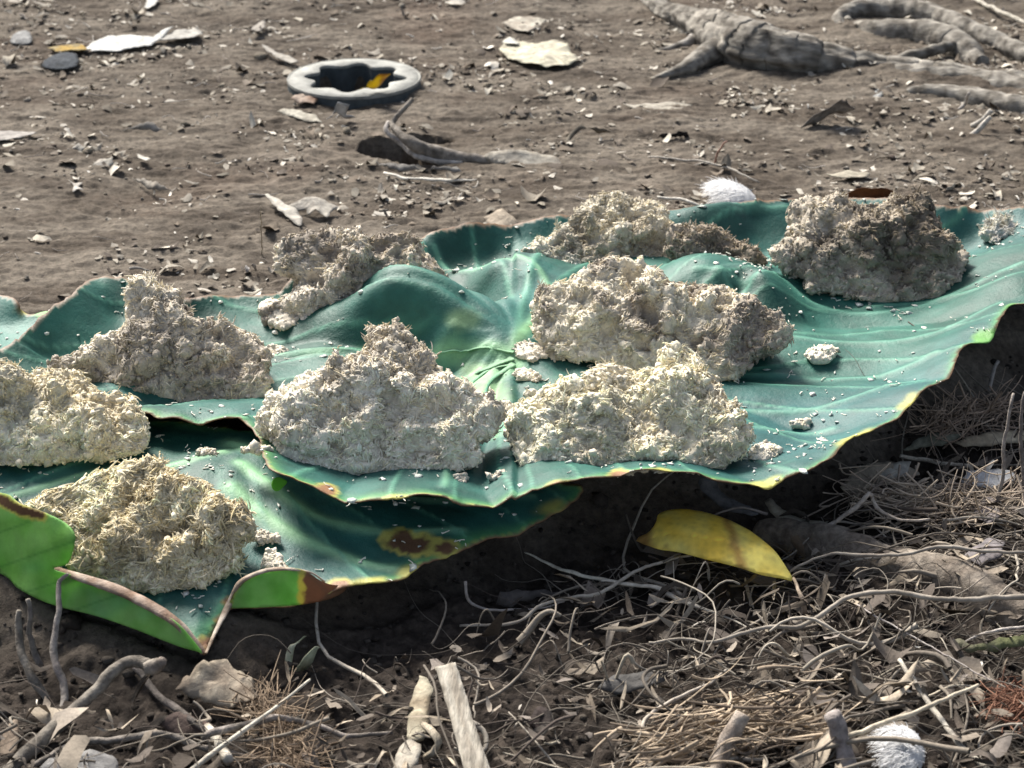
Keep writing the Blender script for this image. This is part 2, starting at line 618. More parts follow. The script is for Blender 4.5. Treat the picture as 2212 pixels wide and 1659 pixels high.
P3[:, 2] += .0022 * np.exp(-(dv / .0045) ** 2) + .003 * np.clip(dv / .05, 0, 1) + .0035 * fbm(P3[:, :2] * [1, 1.5], 13, 3)
stalk = WZ(1110, 722, .04)
r_, fvA, pl = fold_field(P3, stalk)
P3[:, 2] += .0012 * fvA + np.where(P3[:, 0] < stalk[0], .0105 * np.clip(r_ / .14, 0, 1), .0080 * np.clip(r_ / .30, 0, 1)) * (pl - .6)
de = polydist(P3[:, :2], line, True)
P3[:, 2] += .0035 * np.exp(-(de / .02)) * fbm(P3[:, :2], 30, 2, off=4)
uv = proj(P3)
cA = leaf_colour(P3, line, uv, va,
                 [(1660, 1045, 45, 'yellow'), (1850, 945, 60, 'yellow'), (1000, 690, 60, 'lime' and 'pale'), (1050, 850, 75, 'pale'), (1030, 800, 50, 'pale'),
                  (860, 1086, 40, 'yellow'), (700, 1060, 30, 'brown'), (1210, 1054, 30, 'brown'), (1340, 1026, 26, 'brown'), (1420, 1032, 40, 'brown'), (2140, 735, 50, 'lime'), (2190, 665, 20, 'lime'), (1960, 865, 45, 'yellow'), (610, 1042, 16, 'lime'), (318, 906, 12, 'lime')],
                 edge_w=.0050, amt=1.0, fine_v=fvA)
leafA = thing('elephant_ear_leaf', WZ(1110, 722, .0), 'largest blue-green elephant ear leaf, spread under most heaps, bare at its right', 'leaf')
obj('blade', mesh_of('blade', P3, [T], cA), M_leaf, leafA, thick=.0008)
fA = TPS(P3[::37, :2], P3[::37, 2], 1e-3) if len(P3) < 60000 else TPS(P3[::97, :2], P3[::97, 2], 1e-3)
for i, (vl, r0) in enumerate(zip(A_veins[:4], (.0026, .0032, .0022, .0035))):
    c = resample(catmull(WZ(*np.array(vl, float).T), 8), .004)
    c = c[:int(len(c) * .62)]
    d2 = ((c[:, None, :2] - P3[None, ::3, :2]) ** 2).sum(-1)
    c[:, 2] = P3[::3, 2][d2.argmin(1)] + .0002
    c[:, 2] = np.convolve(np.pad(c[:, 2], 3, 'edge'), np.ones(7) / 7, 'valid')
    rr = np.linspace(r0, r0 * .2, len(c))
    V, q = tubes(c[None], rr[None], 8, ref=np.array([[[0, 0, 1.0]]]), oval=.35)
    cc = mix(C(.16, .34, .17), C(.05, .22, .16), np.repeat(np.linspace(0, 1, len(c)), 8))
    obj('vein', mesh_of('vein', V, [q], cc), M_leaf, leafA)

# little lime corner turned up at the front lip
P_, T_, l_ = sheet([(u_, v_, WZ(604, 1046, .036)[1] + dy_) for u_, v_, dy_ in [(586, 1046, 0), (590, 1036, .004), (602, 1031, .006), (620, 1040, .005), (613, 1051, .002), (601, 1061, -.002), (590, 1058, -.002)]], (), 3, view=True)
obj('curled_corner', mesh_of('curled_corner', P_, [T_], np.tile(C(.16, .46, .05), (len(P_), 1))), M_under, leafA, thick=.0008)

# lower leaf
B_out = [(-170, 960, .006), (0, 930, .008), (300, 905, .008), (555, 935, .010), (800, 985, .010), (1050, 1030, .010), (1200, 1040, .010), (1262, 1052, .008),
         (1245, 1080, .002), (1218, 1100, .000), (1168, 1126, -.002), (1121, 1152, -.004), (1074, 1158, -.002), (1023, 1181, -.004), (960, 1206, -.004), (913, 1219, -.004), (854, 1254, -.008),
         (796, 1264, -.008), (742, 1272, -.008), (661, 1302, -.012), (594, 1308, -.012), (500, 1312, -.012), (486, 1330, -.014), (466, 1359, -.016), (443, 1412, -.022), (424, 1400, -.02),
         (382, 1388, -.02), (297, 1355, -.018), (212, 1326, -.016), (114, 1300, -.014), (42, 1266, -.012), (0, 1232, -.010), (-170, 1180, -.01)]
B_ctrl = [(0, 1020, .006), (100, 1060, .004), (200, 1000, .012), (60, 1120, -.002), (300, 1200, -.004), (300, 1100, .000), (450, 1000, .016), (500, 1060, .012), (560, 1030, .012), (430, 965, .010),
          (450, 1180, -.004), (560, 1200, -.006), (650, 1100, .006), (600, 1150, .000), (750, 1150, .000), (700, 1220, -.008), (850, 1180, -.004), (950, 1130, .002), (1050, 1110, .004), (1150, 1090, .004), (820, 1230, -.010), (430, 1290, -.006), (440, 1350, -.012)]
B_veins = [[(520, 1000, .015), (600, 1060, .01), (700, 1120, .004), (850, 1150, 0), (1000, 1150, 0)], [(500, 1060, .01), (600, 1140, 0), (700, 1190, -.006), (850, 1230, -.01)],
           [(480, 980, .012), (350, 1010, .012), (200, 1020, .01), (0, 1080, .0)], [(500, 960, .01), (650, 1000, .012), (900, 1080, .004), (1150, 1080, .004)]]
vb = vein_lines(B_veins)
P3b, T, lineb = sheet(B_out, B_ctrl, .0036, absz=True, rag=.003)
dv = np.full(len(P3b), 1e9)
for vn in vb:
    dv = np.minimum(dv, polydist(P3b[:, :2], vn))
P3b[:, 2] += .0015 * np.exp(-(dv / .004) ** 2) + .003 * fbm(P3b[:, :2] * [1, 1.4], 15, 3, off=5)
r_, fvB, pl = fold_field(P3b, WZ(520, 955, .01), R(13))
P3b[:, 2] += .0010 * fvB + .004 * np.clip(r_ / .25, 0, 1) * (pl - .6)
uv = proj(P3b)
cB = leaf_colour(P3b, lineb, uv, vb, [(885, 1172, 62, 'lesion'), (960, 1185, 40, 'lesion'), (1180, 1090, 50, 'yellow'), (800, 1255, 40, 'yellow'), (880, 1235, 35, 'yellow'), (735, 1268, 40, 'brown'), (500, 1300, 22, 'brown'), (450, 1390, 30, 'brown'), (480, 1340, 18, 'brown')], edge_w=.0045, fine_v=fvB)
leafB = thing('elephant_ear_leaf', WZ(500, 1100, .0), 'lower blue-green elephant ear leaf at the front left with bright green curled-up edges', 'leaf')
obj('blade', mesh_of('blade', P3b, [T], cB), M_leaf, leafB, thick=.0008)


def flap(outline, rootl, topl, name, brown_at=None, bw=9, under=True, lesion=None):
    """standing curled margin; outline points (u,v,dist in front(-)/behind(+) of the fold line)"""
    rl = np.array(rootl, float)
    pts = []
    for (u, v, dy) in outline:
        vz = np.interp(u, rl[:, 0], rl[:, 1])
        Y = WZ(u, vz, -.014)[1]
        pts.append((u, v, Y + dy))
    P, T, ln = sheet(pts, (), 5, view=True, smooth=True)
    uv = proj(P)
    n = fbm(uv, .02, 3)
    c = mix(C(.20, .46, .09), C(.30, .56, .17), sstep(.5 + n))
    c = mix(c, C(.16, .46, .20), sstep(.1 + 1.5 * fbm(uv, .012, 2, off=9)) * .5)
    for k in range(4):                       # faint side veins
        lineu = uv[:, 0] * .35 + uv[:, 1] - 1150 - 75 * k
        c = mix(c, C(.07, .26, .05), np.exp(-(lineu / 2.5) ** 2) * .5)
    c = mix(c, C(.36, .42, .14), sstep(-.9 + 2.6 * fbm(uv, .03, 4, .6, off=40)) * .6)
    d = polydist(uv, np.array(topl, float)) * (1 + .5 * fbm(uv, .05, 3, off=3))
    c = mix(c, YEL * 1.2, sstep((bw * 1.5 - d) / 4) * .9)
    c = mix(c, BROWN * .8, sstep((bw - d) / 3))
    if brown_at is not None:
        bu = brown_at + 14 * fbm(uv, .05, 3, off=5)
        c = mix(c, YEL * 1.2, sstep((uv[:, 0] - bu + 14) / 6))
        c = mix(c, BROWN * 1.6, sstep((uv[:, 0] - bu) / 4))
    obj(name, mesh_of(name, P, [T], c), M_under, leafB, thick=.0008)


rootL = [(-170, 1180), (0, 1236), (42, 1270), (114, 1304), (212, 1329), (297, 1359), (382, 1393), (424, 1405), (445, 1412)]
flap([(-170, 1040, .02), (-60, 1052, .015), (0, 1064, .012), (22, 1070, .012), (45, 1088, .01), (90, 1104, .006), (140, 1128, .0), (161, 1152, -.008), (162, 1172, -.010), (157, 1193, -.008), (146, 1217, -.006), (116, 1229, -.004),
      (170, 1246, .006), (254, 1274, .006), (331, 1310, .004), (382, 1344, .002), (410, 1374, 0), (437, 1409, -.002), (424, 1406, -.002), (382, 1394, -.004), (297, 1361, -.006), (212, 1332, -.008), (114, 1306, -.008), (42, 1272, -.006), (0, 1238, -.004), (-170, 1184, -.002)],
     rootL, [(-170, 1050), (0, 1078), (45, 1102), (90, 1112)], 'curled_margin', bw=11)
# narrow dried roll on top of the left curl
rl = np.array([(118, 1228, 0.0), (170, 1246, 0), (254, 1274, 0), (331, 1312, 0), (382, 1346, 0), (412, 1378, 0), (440, 1410, 0)], float)
c = np.array([WY(u, v, WZ(u, np.interp(u, *np.array(rootL, float).T), -.014)[1] + .004) for u, v, _ in rl])
c = resample(catmull(c, 6), .003)
rr = .0030 + .0022 * np.sin(np.linspace(0, math.pi, len(c))) + .001 * fbm(c, 60, 2)
V, q = tubes(c[None], rr[None], 9, ref=np.array([[[0, 0, 1.0]]]), oval=.6)
cc = mix(C(.20, .13, .09), C(.42, .34, .28), sstep(.5 + 1.5 * fbm(V, 60, 3)))
obj('dried_edge', mesh_of('dried_edge', V, [q], cc), M_dry, leafB)
rootR = [(480, 1312), (500, 1312), (594, 1307), (661, 1302), (721, 1287), (752, 1271)]
flap([(497, 1311, -.002), (503, 1285, .0), (521, 1259, .004), (551, 1242, .006), (594, 1230, .006), (636, 1227, .004), (666, 1237, .002), (688, 1252, .0), (712, 1262, 0), (748, 1268, 0), (721, 1290, -.003), (661, 1304, -.005), (594, 1310, -.006), (530, 1313, -.005)],
     rootR, [(500, 1300), (503, 1283), (521, 1256), (551, 1238)], 'curled_margin', brown_at=655, bw=4)
rr_pts = np.array([(700, 1256), (666, 1235), (600, 1229), (551, 1240), (515, 1262), (497, 1300), (480, 1335), (462, 1372), (445, 1411)], float)
c = np.array([WY(u, v, WZ(u, max(np.interp(u, [445, 480, 500, 594, 661, 752], [1412, 1340, 1312, 1307, 1302, 1271]), v), -.014)[1] + .003) for u, v in rr_pts])
c = resample(catmull(c, 6), .003)
rr = .0012 + .0016 * np.sin(np.linspace(0, math.pi, len(c))) ** 2 + .0007 * fbm(c, 80, 2)
V, q = tubes(c[None], rr[None], 8, ref=np.array([[[0, 0, 1.0]]]), oval=.6)
obj('dried_edge', mesh_of('dried_edge', V, [q], mix(C(.30, .23, .17), C(.55, .48, .40), sstep(.5 + 1.5 * fbm(V, 60, 3)))), M_dry, leafB)

# third leaf at the left edge
P3c, T, linec = sheet([(-250, 640, .03), (-100, 630, .03), (0, 637, .03), (25, 644, .03), (44, 656, .028), (46, 674, .02), (70, 679, .02), (105, 672, .022), (150, 690, .02), (180, 760, .005), (60, 830, .005), (-100, 850, .005), (-250, 800, .01)],
                      [(0, 700, .012), (60, 720, .012), (-100, 720, .02)], .004, absz=True, rag=.003)
uv = proj(P3c)
cC = leaf_colour(P3c, linec, uv, [], [(48, 674, 18, 'yellow'), (90, 676, 25, 'lime')], edge_w=.004, light=.15)
obj('elephant_ear_leaf', mesh_of('leaf', P3c, [T], cC), M_leaf, label='small piece of green leaf with a ragged yellow edge, behind at the left border', cat='leaf', thick=.0008, loc=WZ(0, 700, 0))

LINES += [line, lineb, linec]
# ------------------------------------------------------------------ ground


def axis(lo, hi, step, far, ratio=1.35):
    a = list(np.arange(lo, hi, step))
    s, x, pre, post = step, lo, [], []
    while x > -far:
        s *= ratio
        x -= s
        pre.append(x)
    s, x = step, a[-1]
    while x < far:
        s *= ratio
        x += s
        post.append(x)
    return np.array(pre[::-1] + a + post)


gx = axis(-.86, .86, .0028, 60)
gy = np.concatenate([axis(-.72, 1.75, .0028, 60)])
X, Y = np.meshgrid(gx, gy)
xf, yf = X.ravel(), Y.ravel()
zg, fr = ground_full(xf, yf)
PG = np.column_stack([xf, yf])
n1 = fbm(PG * [.6, 1.6], 9, 4, off=3)
n2 = fbm(PG * [.7, 1.8], 60, 4, .7, off=13)
n3 = fbm(PG, 4, 3, off=33)
back = mix(C(.080, .067, .054), C(.150, .133, .112), sstep(.5 + 1.5 * n1))
back = mix(back, C(.05, .039, .030), sstep(-.3 + 2.0 * -n2) * .75)
back = mix(back, C(.27, .25, .21), sstep(-.9 + 2.4 * n2) * .6)
back = mix(back, C(.045, .037, .030), sstep(1.2 - np.abs(fbm(PG * [.5, 1.4], 6, 3, off=120)) * 14) * .5)
back = mix(back, C(.13, .08, .058), sstep(-.15 + 2 * n3) * .18)
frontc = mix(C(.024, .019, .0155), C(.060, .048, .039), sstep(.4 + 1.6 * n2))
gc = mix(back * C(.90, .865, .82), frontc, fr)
nx, ny = len(gx), len(gy)
ii = np.arange(nx * ny).reshape(ny, nx)
q = np.stack([ii[:-1, :-1], ii[:-1, 1:], ii[1:, 1:], ii[1:, :-1]], -1).reshape(-1, 4)
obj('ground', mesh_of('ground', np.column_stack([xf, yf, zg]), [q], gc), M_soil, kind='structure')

# ------------------------------------------------------------------ heaps of grated mash
ALLLEAF = np.vstack([P3, P3b, P3c])


def leaf_z(xy):
    xy = np.atleast_2d(xy)
    d = ((xy[:, None, :] - ALLLEAF[None, ::5, :2]) ** 2).sum(-1)
    k = d.argmin(1)
    return ALLLEAF[::5, 2][k], np.sqrt(d.min(1))


def surf_z(xy):
    """highest leaf under a point, else ground"""
    xy = np.atleast_2d(xy)
    z = np.zeros(len(xy))
    for i, p in enumerate(xy):
        m = None
        for L in (P3, P3b, P3c):
            d = (L[:, 0] - p[0]) ** 2 + (L[:, 1] - p[1]) ** 2
            k = d.argmin()
            if d[k] < .006 ** 2:
                m = L[k, 2] if m is None else max(m, L[k, 2])
        if m is None:
            m = ground_full(np.array([p[0]]), np.array([p[1]]))[0][0]
        z[i] = m
    return z


def ico(sub):
    import bmesh
    bm = bmesh.new()
    bmesh.ops.create_icosphere(bm, subdivisions=sub, radius=1)
    V = np.array([v.co[:] for v in bm.verts])
    F = np.array([[v.index for v in f.verts] for f in bm.faces])
    bm.free()
    return V, F


ICO2, ICO2F = ico(2)
ICO1, ICO1F = ico(1)


def heap(sil, label, ctone, cshade, z0=.016, k=.68, cap=.050, fib=5200, clot=1.0, string=1.0, voxel=.0024, lump=1.0, group='heaps of grated mash on the leaves', tuft=(), cat='heap of mash', yellow=.3, seed=0, name='mash_heap', step=15, hole=()):
    global rng
    sil = np.array(sil, float)
    dense = resample(sil, 6, True)
    vb, vt = sil[:, 1].max(), sil[:, 1].min()
    gx_, gy_ = np.meshgrid(np.arange(sil[:, 0].min(), sil[:, 0].max(), step), np.arange(vt, vb, step))
    P = np.column_stack([gx_.ravel(), gy_.ravel()])
    P = P[inside(P, sil)]
    dd = polydist(P, dense, True)
    P, dd = P[dd > 5], dd[dd > 5]
    anch = WZ((sil[:, 0].min() + sil[:, 0].max()) / 2, vb, z0)
    pm = np.linalg.norm(anch - CAM) * TH / 1106 * .98
    z = z0 + k * (vb - P[:, 1]) * pm
    C3 = WZ(P[:, 0], P[:, 1], z)
    r = np.minimum(dd * pm * .97, cap)
    d = C3 - CAM
    d /= np.linalg.norm(d, axis=1)[:, None]
    hd = d.copy()
    hd[:, 2] = 0
    hd /= np.linalg.norm(hd, axis=1)[:, None]
    # push back along the view ray by its own radius so the fronts line up as one slope
    C3 = C3 + d * (r * .85)[:, None]
    r = r * (1 + .0)
    balls = [(c_, r_) for c_, r_ in zip(C3, r)]
    for c_, r_ in zip(C3, r):                     # support below so that nothing hangs in the air
        zz = c_[2]
        while zz > z0 + r_ * .4:
            zz -= max(r_ * .8, .006)
            b = np.array([c_[0], c_[1], max(zz, z0)])
            uvb = proj(b[None])
            if inside(uvb, sil)[0]:
                lim = polydist(uvb, dense, True)[0] * pm
                balls.append((b, min(r_, lim)))
    bc = np.array([b[0] for b in balls])
    br = np.array([b[1] for b in balls])
    rs = np.random.default_rng(300 + seed)
    if lump > .5:                                  # clotted lumps pressed into the outside of the heap
        nl = int(clot * len(br) ** .5 * 5)
        k_ = rs.choice(len(br), nl, p=br ** 2 / (br ** 2).sum())
        dn = rs.normal(size=(nl, 3)) + [0, -.5, .5]
        dn /= np.linalg.norm(dn, axis=1)[:, None]
        lr = np.minimum(rs.gamma(3, .0028, nl) + .003, .017) * lump
        lc = bc[k_] + dn * (br[k_] - lr * .15)[:, None]
        uvl = proj(lc)
        okk = inside(uvl, sil) & (polydist(uvl, dense, True) * pm > lr * 1.0)
        lc, lr = lc[okk], lr[okk]
        stretch_ = rs.uniform(.5, 1.5, (len(lr), 1, 3))
        LV = lc[:, None] + lr[:, None, None] * ICO2[None] * stretch_
    br0 = np.where(br > .012, br - .0025, br)
    V = (bc[:, None, :] + br0[:, None, None] * ICO2[None])
    if lump > .5:
        V = np.concatenate([V, LV])
    F = (ICO2F[None] + (np.arange(len(V)) * len(ICO2))[:, None, None]).reshape(-1, 3)
    V = V.reshape(-1, 3)
    me = mesh_of('tmp', V, [F])
    o = bpy.data.objects.new('tmp', me)
    COL.objects.link(o)
    m = o.modifiers.new('r', 'REMESH')
    m.mode = 'VOXEL'
    m.voxel_size = voxel
    m2 = o.modifiers.new('s', 'SMOOTH')
    m2.iterations = 2
    dg = bpy.context.evaluated_depsgraph_get()
    em = bpy.data.meshes.new_from_object(o.evaluated_get(dg))
    bpy.data.objects.remove(o)
    nv = len(em.vertices)
    V = np.empty(nv * 3, np.float32)
    em.vertices.foreach_get('co', V)
    V = V.reshape(-1, 3).astype(float)
    N = np.empty(nv * 3, np.float32)
    em.vertices.foreach_get('normal', N)
    N = N.reshape(-1, 3).astype(float)
    Q = []
    lt = np.empty(len(em.polygons), np.int32)
    em.polygons.foreach_get('loop_total', lt)
    vi = np.empty(len(em.loops), np.int32)
    em.loops.foreach_get('vertex_index', vi)
    if (lt == 4).all():
        Q = [vi.reshape(-1, 4)]
    else:
        st = np.concatenate([[0], np.cumsum(lt)[:-1]])
        Q = [np.array([vi[s:s + 4] for s, l in zip(st, lt) if l == 4]), np.array([vi[s:s + 3] for s, l in zip(st, lt) if l == 3]).reshape(-1, 3)]
    bpy.data.meshes.remove(em)
    O = seed * 13.7
    warp = V + .012 * np.column_stack([fbm(V, 45, 3, off=O + 1), fbm(V, 45, 3, off=O + 2), fbm(V, 45, 3, off=O + 3)])
    b1 = np.abs(fbm(warp, 21, 2, .45, off=O + 5))
    b2 = np.abs(fbm(warp * [1, 1, 1.3], 70, 2, .5, off=O + 9))
    b3 = np.abs(fbm(warp, 185, 2, .6, off=O + 12))
    fine = .6 - b2 * 2
    disp = lump * (-.026 * (b1 - b1.mean() * .9) - .013 * (b2 - b2.mean()) - .0060 * (b3 - b3.mean()))
    zrel = V[:, 2] - z0
    V2 = V + N * (disp * np.clip(zrel / .012, .25, 1))[:, None]
    tone = sstep(.55 + 2.0 * fbm(V, 16, 3, off=O + 30) + .25 * (fine - .2))
    c = mix(np.array(cshade), np.array(ctone), tone) * C(1.04, .99, .90)
    c = mix(c, c * C(.975, 1.0, 1.03), sstep(.5 - (V[:, 0] - V[:, 0].mean()) / (V[:, 0].std() * 3)))  # cool skylight from the left, painted into the heap colour as a bluer left side
    # fibres: short curved shreds lying on the lumps, some standing out at the top
    fib = int(fib * 1.75)
    string *= 1.15
    rs = np.random.default_rng(100 + seed)
    pick = rs.integers(0, nv, fib)
    up = N[pick, 2] > -.3
    pick = pick[up]
    n = len(pick)
    p0 = V2[pick]
    nn = N[pick]
    t = 2.2 * np.column_stack([fbm(p0, 30, 2, off=O + 61), fbm(p0, 30, 2, off=O + 71), fbm(p0, 30, 2, off=O + 81)]) + rs.normal(size=(n, 3)) * .32
    t -= (t * nn).sum(1)[:, None] * nn
    t /= np.linalg.norm(t, axis=1)[:, None]
    topz = (p0[:, 2] - z0) / (p0[:, 2].max() - z0) > .68
    out = np.where(rs.random(n) < .03 + .04 * topz, rs.uniform(.3, .8, n), rs.uniform(-.1, .14, n))
    out = out * np.where(p0[:, 2] - z0 > .45 * (p0[:, 2].max() - z0), 1.2, .7)
    L = rs.uniform(.0030, .0080, n) * (string if lump > .5 else .6) * (1 + .8 * (rs.random(n) < .07))
    kk = 6
    s_ = np.linspace(0, 1, kk)
    bt = np.cross(nn, t)
    phi = rs.normal(0, 1.7, n)
    st_ = np.arange(kk)[None, :] / kk
    hd_ = phi[:, None] * (st_ - .3)
    stepv = (np.cos(hd_)[..., None] * t[:, None, :] + np.sin(hd_)[..., None] * bt[:, None, :] + (out[:, None] * (1 - .9 * st_))[..., None] * nn[:, None, :])
    PP = p0[:, None, :] + np.cumsum(stepv, 1) * (L / kk)[:, None, None] - (L * .4)[:, None, None] * t[:, None, :] - nn[:, None, :] * .0002
    rad = rs.uniform(.00035, .00085, n)[:, None] * np.array([.6, 1, 1, 1, .8, .3])[None]
    if lump > .5:                                   # ragged tufts: many shreds leaving one spot together
        nt_ = int(30 * min(string, 1.2))
        tz = V2[:, 2] - z0
        prt = np.clip(tz / tz.max(), .05, 1) ** 3 * np.clip(N[:, 2] + .4, .02, 1)
        root = rs.choice(nv, nt_, p=prt / prt.sum())
        per_ = 14
        rk = np.repeat(root, per_)
        td = N[root] * .8 + rs.normal(size=(nt_, 3)) * .7 + [0, 0, .25]
        td /= np.linalg.norm(td, axis=1)[:, None]
        tdd = np.repeat(td, per_, 0) + rs.normal(size=(len(rk), 3)) * .35
        tl = np.repeat(rs.uniform(.002, .0050, nt_), per_) * rs.uniform(.5, 1.2, len(rk))
        tp0 = V2[rk] + rs.normal(size=(len(rk), 3)) * .0018 - N[rk] * .001
        TP = tp0[:, None] + tl[:, None, None] * (s_[None, :, None] * tdd[:, None] + (s_ ** 2)[None, :, None] * rs.normal(size=(len(rk), 1, 3)) * .6)
        PP = np.concatenate([PP, TP])
        rad = np.concatenate([rad, rs.uniform(.0003, .0008, len(rk))[:, None] * np.array([1.1, 1.1, 1, .9, .7, .3])[None]])
        pick = np.concatenate([pick, rk])
        n = len(pick)
    PP[..., 2] = np.maximum(PP[..., 2], z0 + .0005)
    rng_old = rng
    rng = rs
    fv, fq = tubes(PP, rad, 4)
    rng = rng_old
    fc = c[pick] * rs.uniform(.85, 1.25, (n, 1))
    fc = np.where((rs.random(n) < yellow)[:, None], fc * C(1.04, 1.0, .86), fc)
    fc = np.repeat(np.clip(fc, 0, .85), kk * 4, 0)
    # crumbs stuck all over
    m_ = int(fib * .22)
    pk = rs.integers(0, nv, m_)
    cr = rs.gamma(3, .0004, m_) + .0004
    CV = V2[pk][:, None, :] + cr[:, None, None] * (ICO1[None] * (1 + .35 * rs.normal(size=(m_, len(ICO1), 1)))) * rs.uniform(.6, 1.2, (m_, 1, 3))
    CF = (ICO1F[None] + (np.arange(m_) * len(ICO1))[:, None, None]).reshape(-1, 3)
    cc = np.repeat(np.clip(c[pk] * rs.uniform(.85, 1.2, (m_, 1)), 0, .85), len(ICO1), 0)
    Vall = np.vstack([V2, fv, CV.reshape(-1, 3)])
    quads = np.vstack([Q[0], fq + nv])
    tris = CF + nv + len(fv)
    if len(Q) > 1 and len(Q[1]):
        tris = np.vstack([tris, Q[1]])
    call = np.vstack([c, fc, cc])
    loc = [float(V[:, 0].mean()), float(V[:, 1].mean()), z0]
    # a few long loose shreds sticking up
    for (u, v, du, dv_, ln) in tuft:
        pass
    return obj(name, mesh_of(name, Vall, [quads, tris], call), M_mash, label=label, cat=cat, group=group, loc=loc)


CREAM, CREAMY = (.70, .655, .53), (.78, .745, .63)
GREY, GREYD = (.60, .56, .52), (.36, .32, .29)
M1 = [(92, 787), (96, 775), (154, 765), (205, 736), (259, 709), (270, 674), (266, 633), (290, 601), (324, 597), (358, 625), (393, 647), (420, 674), (454, 693), (505, 703), (546, 734), (576, 770), (582, 821), (576, 866), (495, 874), (393, 874), (290, 858), (205, 826), (130, 814)]
heap(M1, 'tall pointed grey heap with a crooked peak, beside the upturned leaf edge at the left', (.68, .64, .57), (.36, .33, .295), seed=1, k=.76)
M7 = [(-150, 900), (-90, 815), (0, 792), (51, 800), (171, 808), (208, 818), (232, 852), (283, 857), (307, 907), (320, 951), (307, 978), (239, 995), (137, 1002), (34, 1010), (-90, 1000)]
heap(M7, 'low creamy yellow heap cut off by the left border', CREAMY, (.60, .56, .46), seed=2, k=.6, fib=6500, yellow=.5)
M2 = [(582, 545), (616, 519), (661, 506), (736, 496), (804, 508), (872, 509), (910, 522), (926, 562), (960, 607), (982, 632), (960, 660), (900, 690), (770, 700), (719, 708), (681, 735), (661, 730), (616, 721), (568, 708), (556, 672), (600, 655), (640, 637), (648, 605), (604, 590), (588, 565)]
heap(M2, 'flat-topped overhanging grey heap behind the arched fold of the leaf', (.60, .56, .50), (.30, .27, .24), seed=3, k=.76, z0=.014, fib=5500)
M3 = [(1096, 542), (1190, 511), (1233, 481), (1263, 436), (1318, 419), (1382, 425), (1442, 461), (1446, 487), (1460, 538), (1467, 572), (1361, 580), (1233, 584), (1126, 575)]
heap(M3, 'shaggy rounded heap at the back edge of the leaf, left of the small brown lump', (.66, .63, .55), (.36, .33, .28), seed=4, k=.68, z0=.020)
M3b = [(1436, 504), (1489, 487), (1566, 494), (1617, 528), (1662, 560), (1650, 578), (1553, 579), (1480, 579), (1440, 560)]
heap(M3b, 'small brownish grey lump lying between the two heaps at the back', (.34, .30, .255), (.17, .148, .125), seed=5, k=.68, z0=.03, fib=1500, cap=.03)
M9 = [(1663, 551), (1693, 517), (1719, 496), (1702, 466), (1727, 430), (1804, 421), (1855, 447), (1911, 442), (1953, 415), (2005, 425), (2024, 470), (2073, 508), (2088, 560), (2079, 619), (2017, 656), (1911, 660), (1825, 645), (1740, 634), (1745, 602), (1676, 579)]
heap(M9, 'dark grey knobbly two-humped heap at the back right', (.46, .42, .365), (.18, .158, .134), seed=6, k=.70, z0=.018, fib=4500, lump=1.15)
M4 = [(1145, 619), (1173, 613), (1224, 617), (1267, 583), (1327, 558), (1395, 566), (1446, 609), (1489, 600), (1566, 617), (1630, 643), (1683, 677), (1708, 722), (1704, 758), (1632, 779), (1597, 818), (1553, 826), (1489, 817), (1403, 817), (1301, 790), (1190, 776), (1160, 722)]
heap(M4, 'widest heap, cream on top and grey below, in the middle of the large leaf', (.70, .66, .57), (.34, .305, .27), seed=7, k=.70, fib=7000)
M5 = [(784, 726), (814, 704), (886, 694), (909, 733), (926, 767), (960, 801), (1009, 834), (1060, 851), (1083, 880), (1074, 918), (1030, 955), (1037, 1003), (975, 1022), (872, 1030), (702, 1026), (597, 1008), (578, 955), (556, 914), (567, 870), (616, 829), (668, 806), (736, 757), (782, 748)]
heap(M5, 'large pale heap in the front centre with a tufted knob on top', (.78, .74, .66), (.50, .465, .41), seed=8, k=.72, z0=.02, fib=8500, cap=.06)
M6 = [(1102, 871), (1147, 852), (1233, 818), (1297, 797), (1361, 792), (1403, 801), (1426, 756), (1459, 746), (1492, 762), (1525, 803), (1555, 841), (1602, 884), (1628, 939), (1602, 982), (1553, 1018), (1446, 1018), (1233, 1031), (1122, 1010), (1105, 944)]
heap(M6, 'creamy yellow heap with a horn-like tuft at its upper right, behind the yellow fallen leaf', CREAMY, (.58, .54, .46), seed=9, k=.64, z0=.02, fib=8500, yellow=.45, cap=.06)
M8 = [(55, 1094), (119, 1068), (170, 1056), (254, 1005), (305, 990), (360, 1009), (403, 1039), (458, 1060), (509, 1085), (545, 1138), (520, 1193), (530, 1229), (445, 1264), (339, 1281), (254, 1270), (170, 1247), (120, 1190), (80, 1120)]
heap(M8, 'stringy creamy heap on the lower leaf behind the curled green edge', (.80, .75, .60), (.50, .45, .34), seed=10, k=.64, z0=-.004, string=1.5, clot=.8, fib=11000, yellow=.5)
M10 = [(2105, 494), (2125, 478), (2150, 466), (2194, 460), (2204, 500), (2180, 520), (2145, 532), (2120, 515)]
heap(M10, 'little grey clump of mash alone at the far right of the leaf', (.60, .60, .58), (.40, .38, .36), seed=11, k=.5, z0=.034, fib=600, cap=.02)
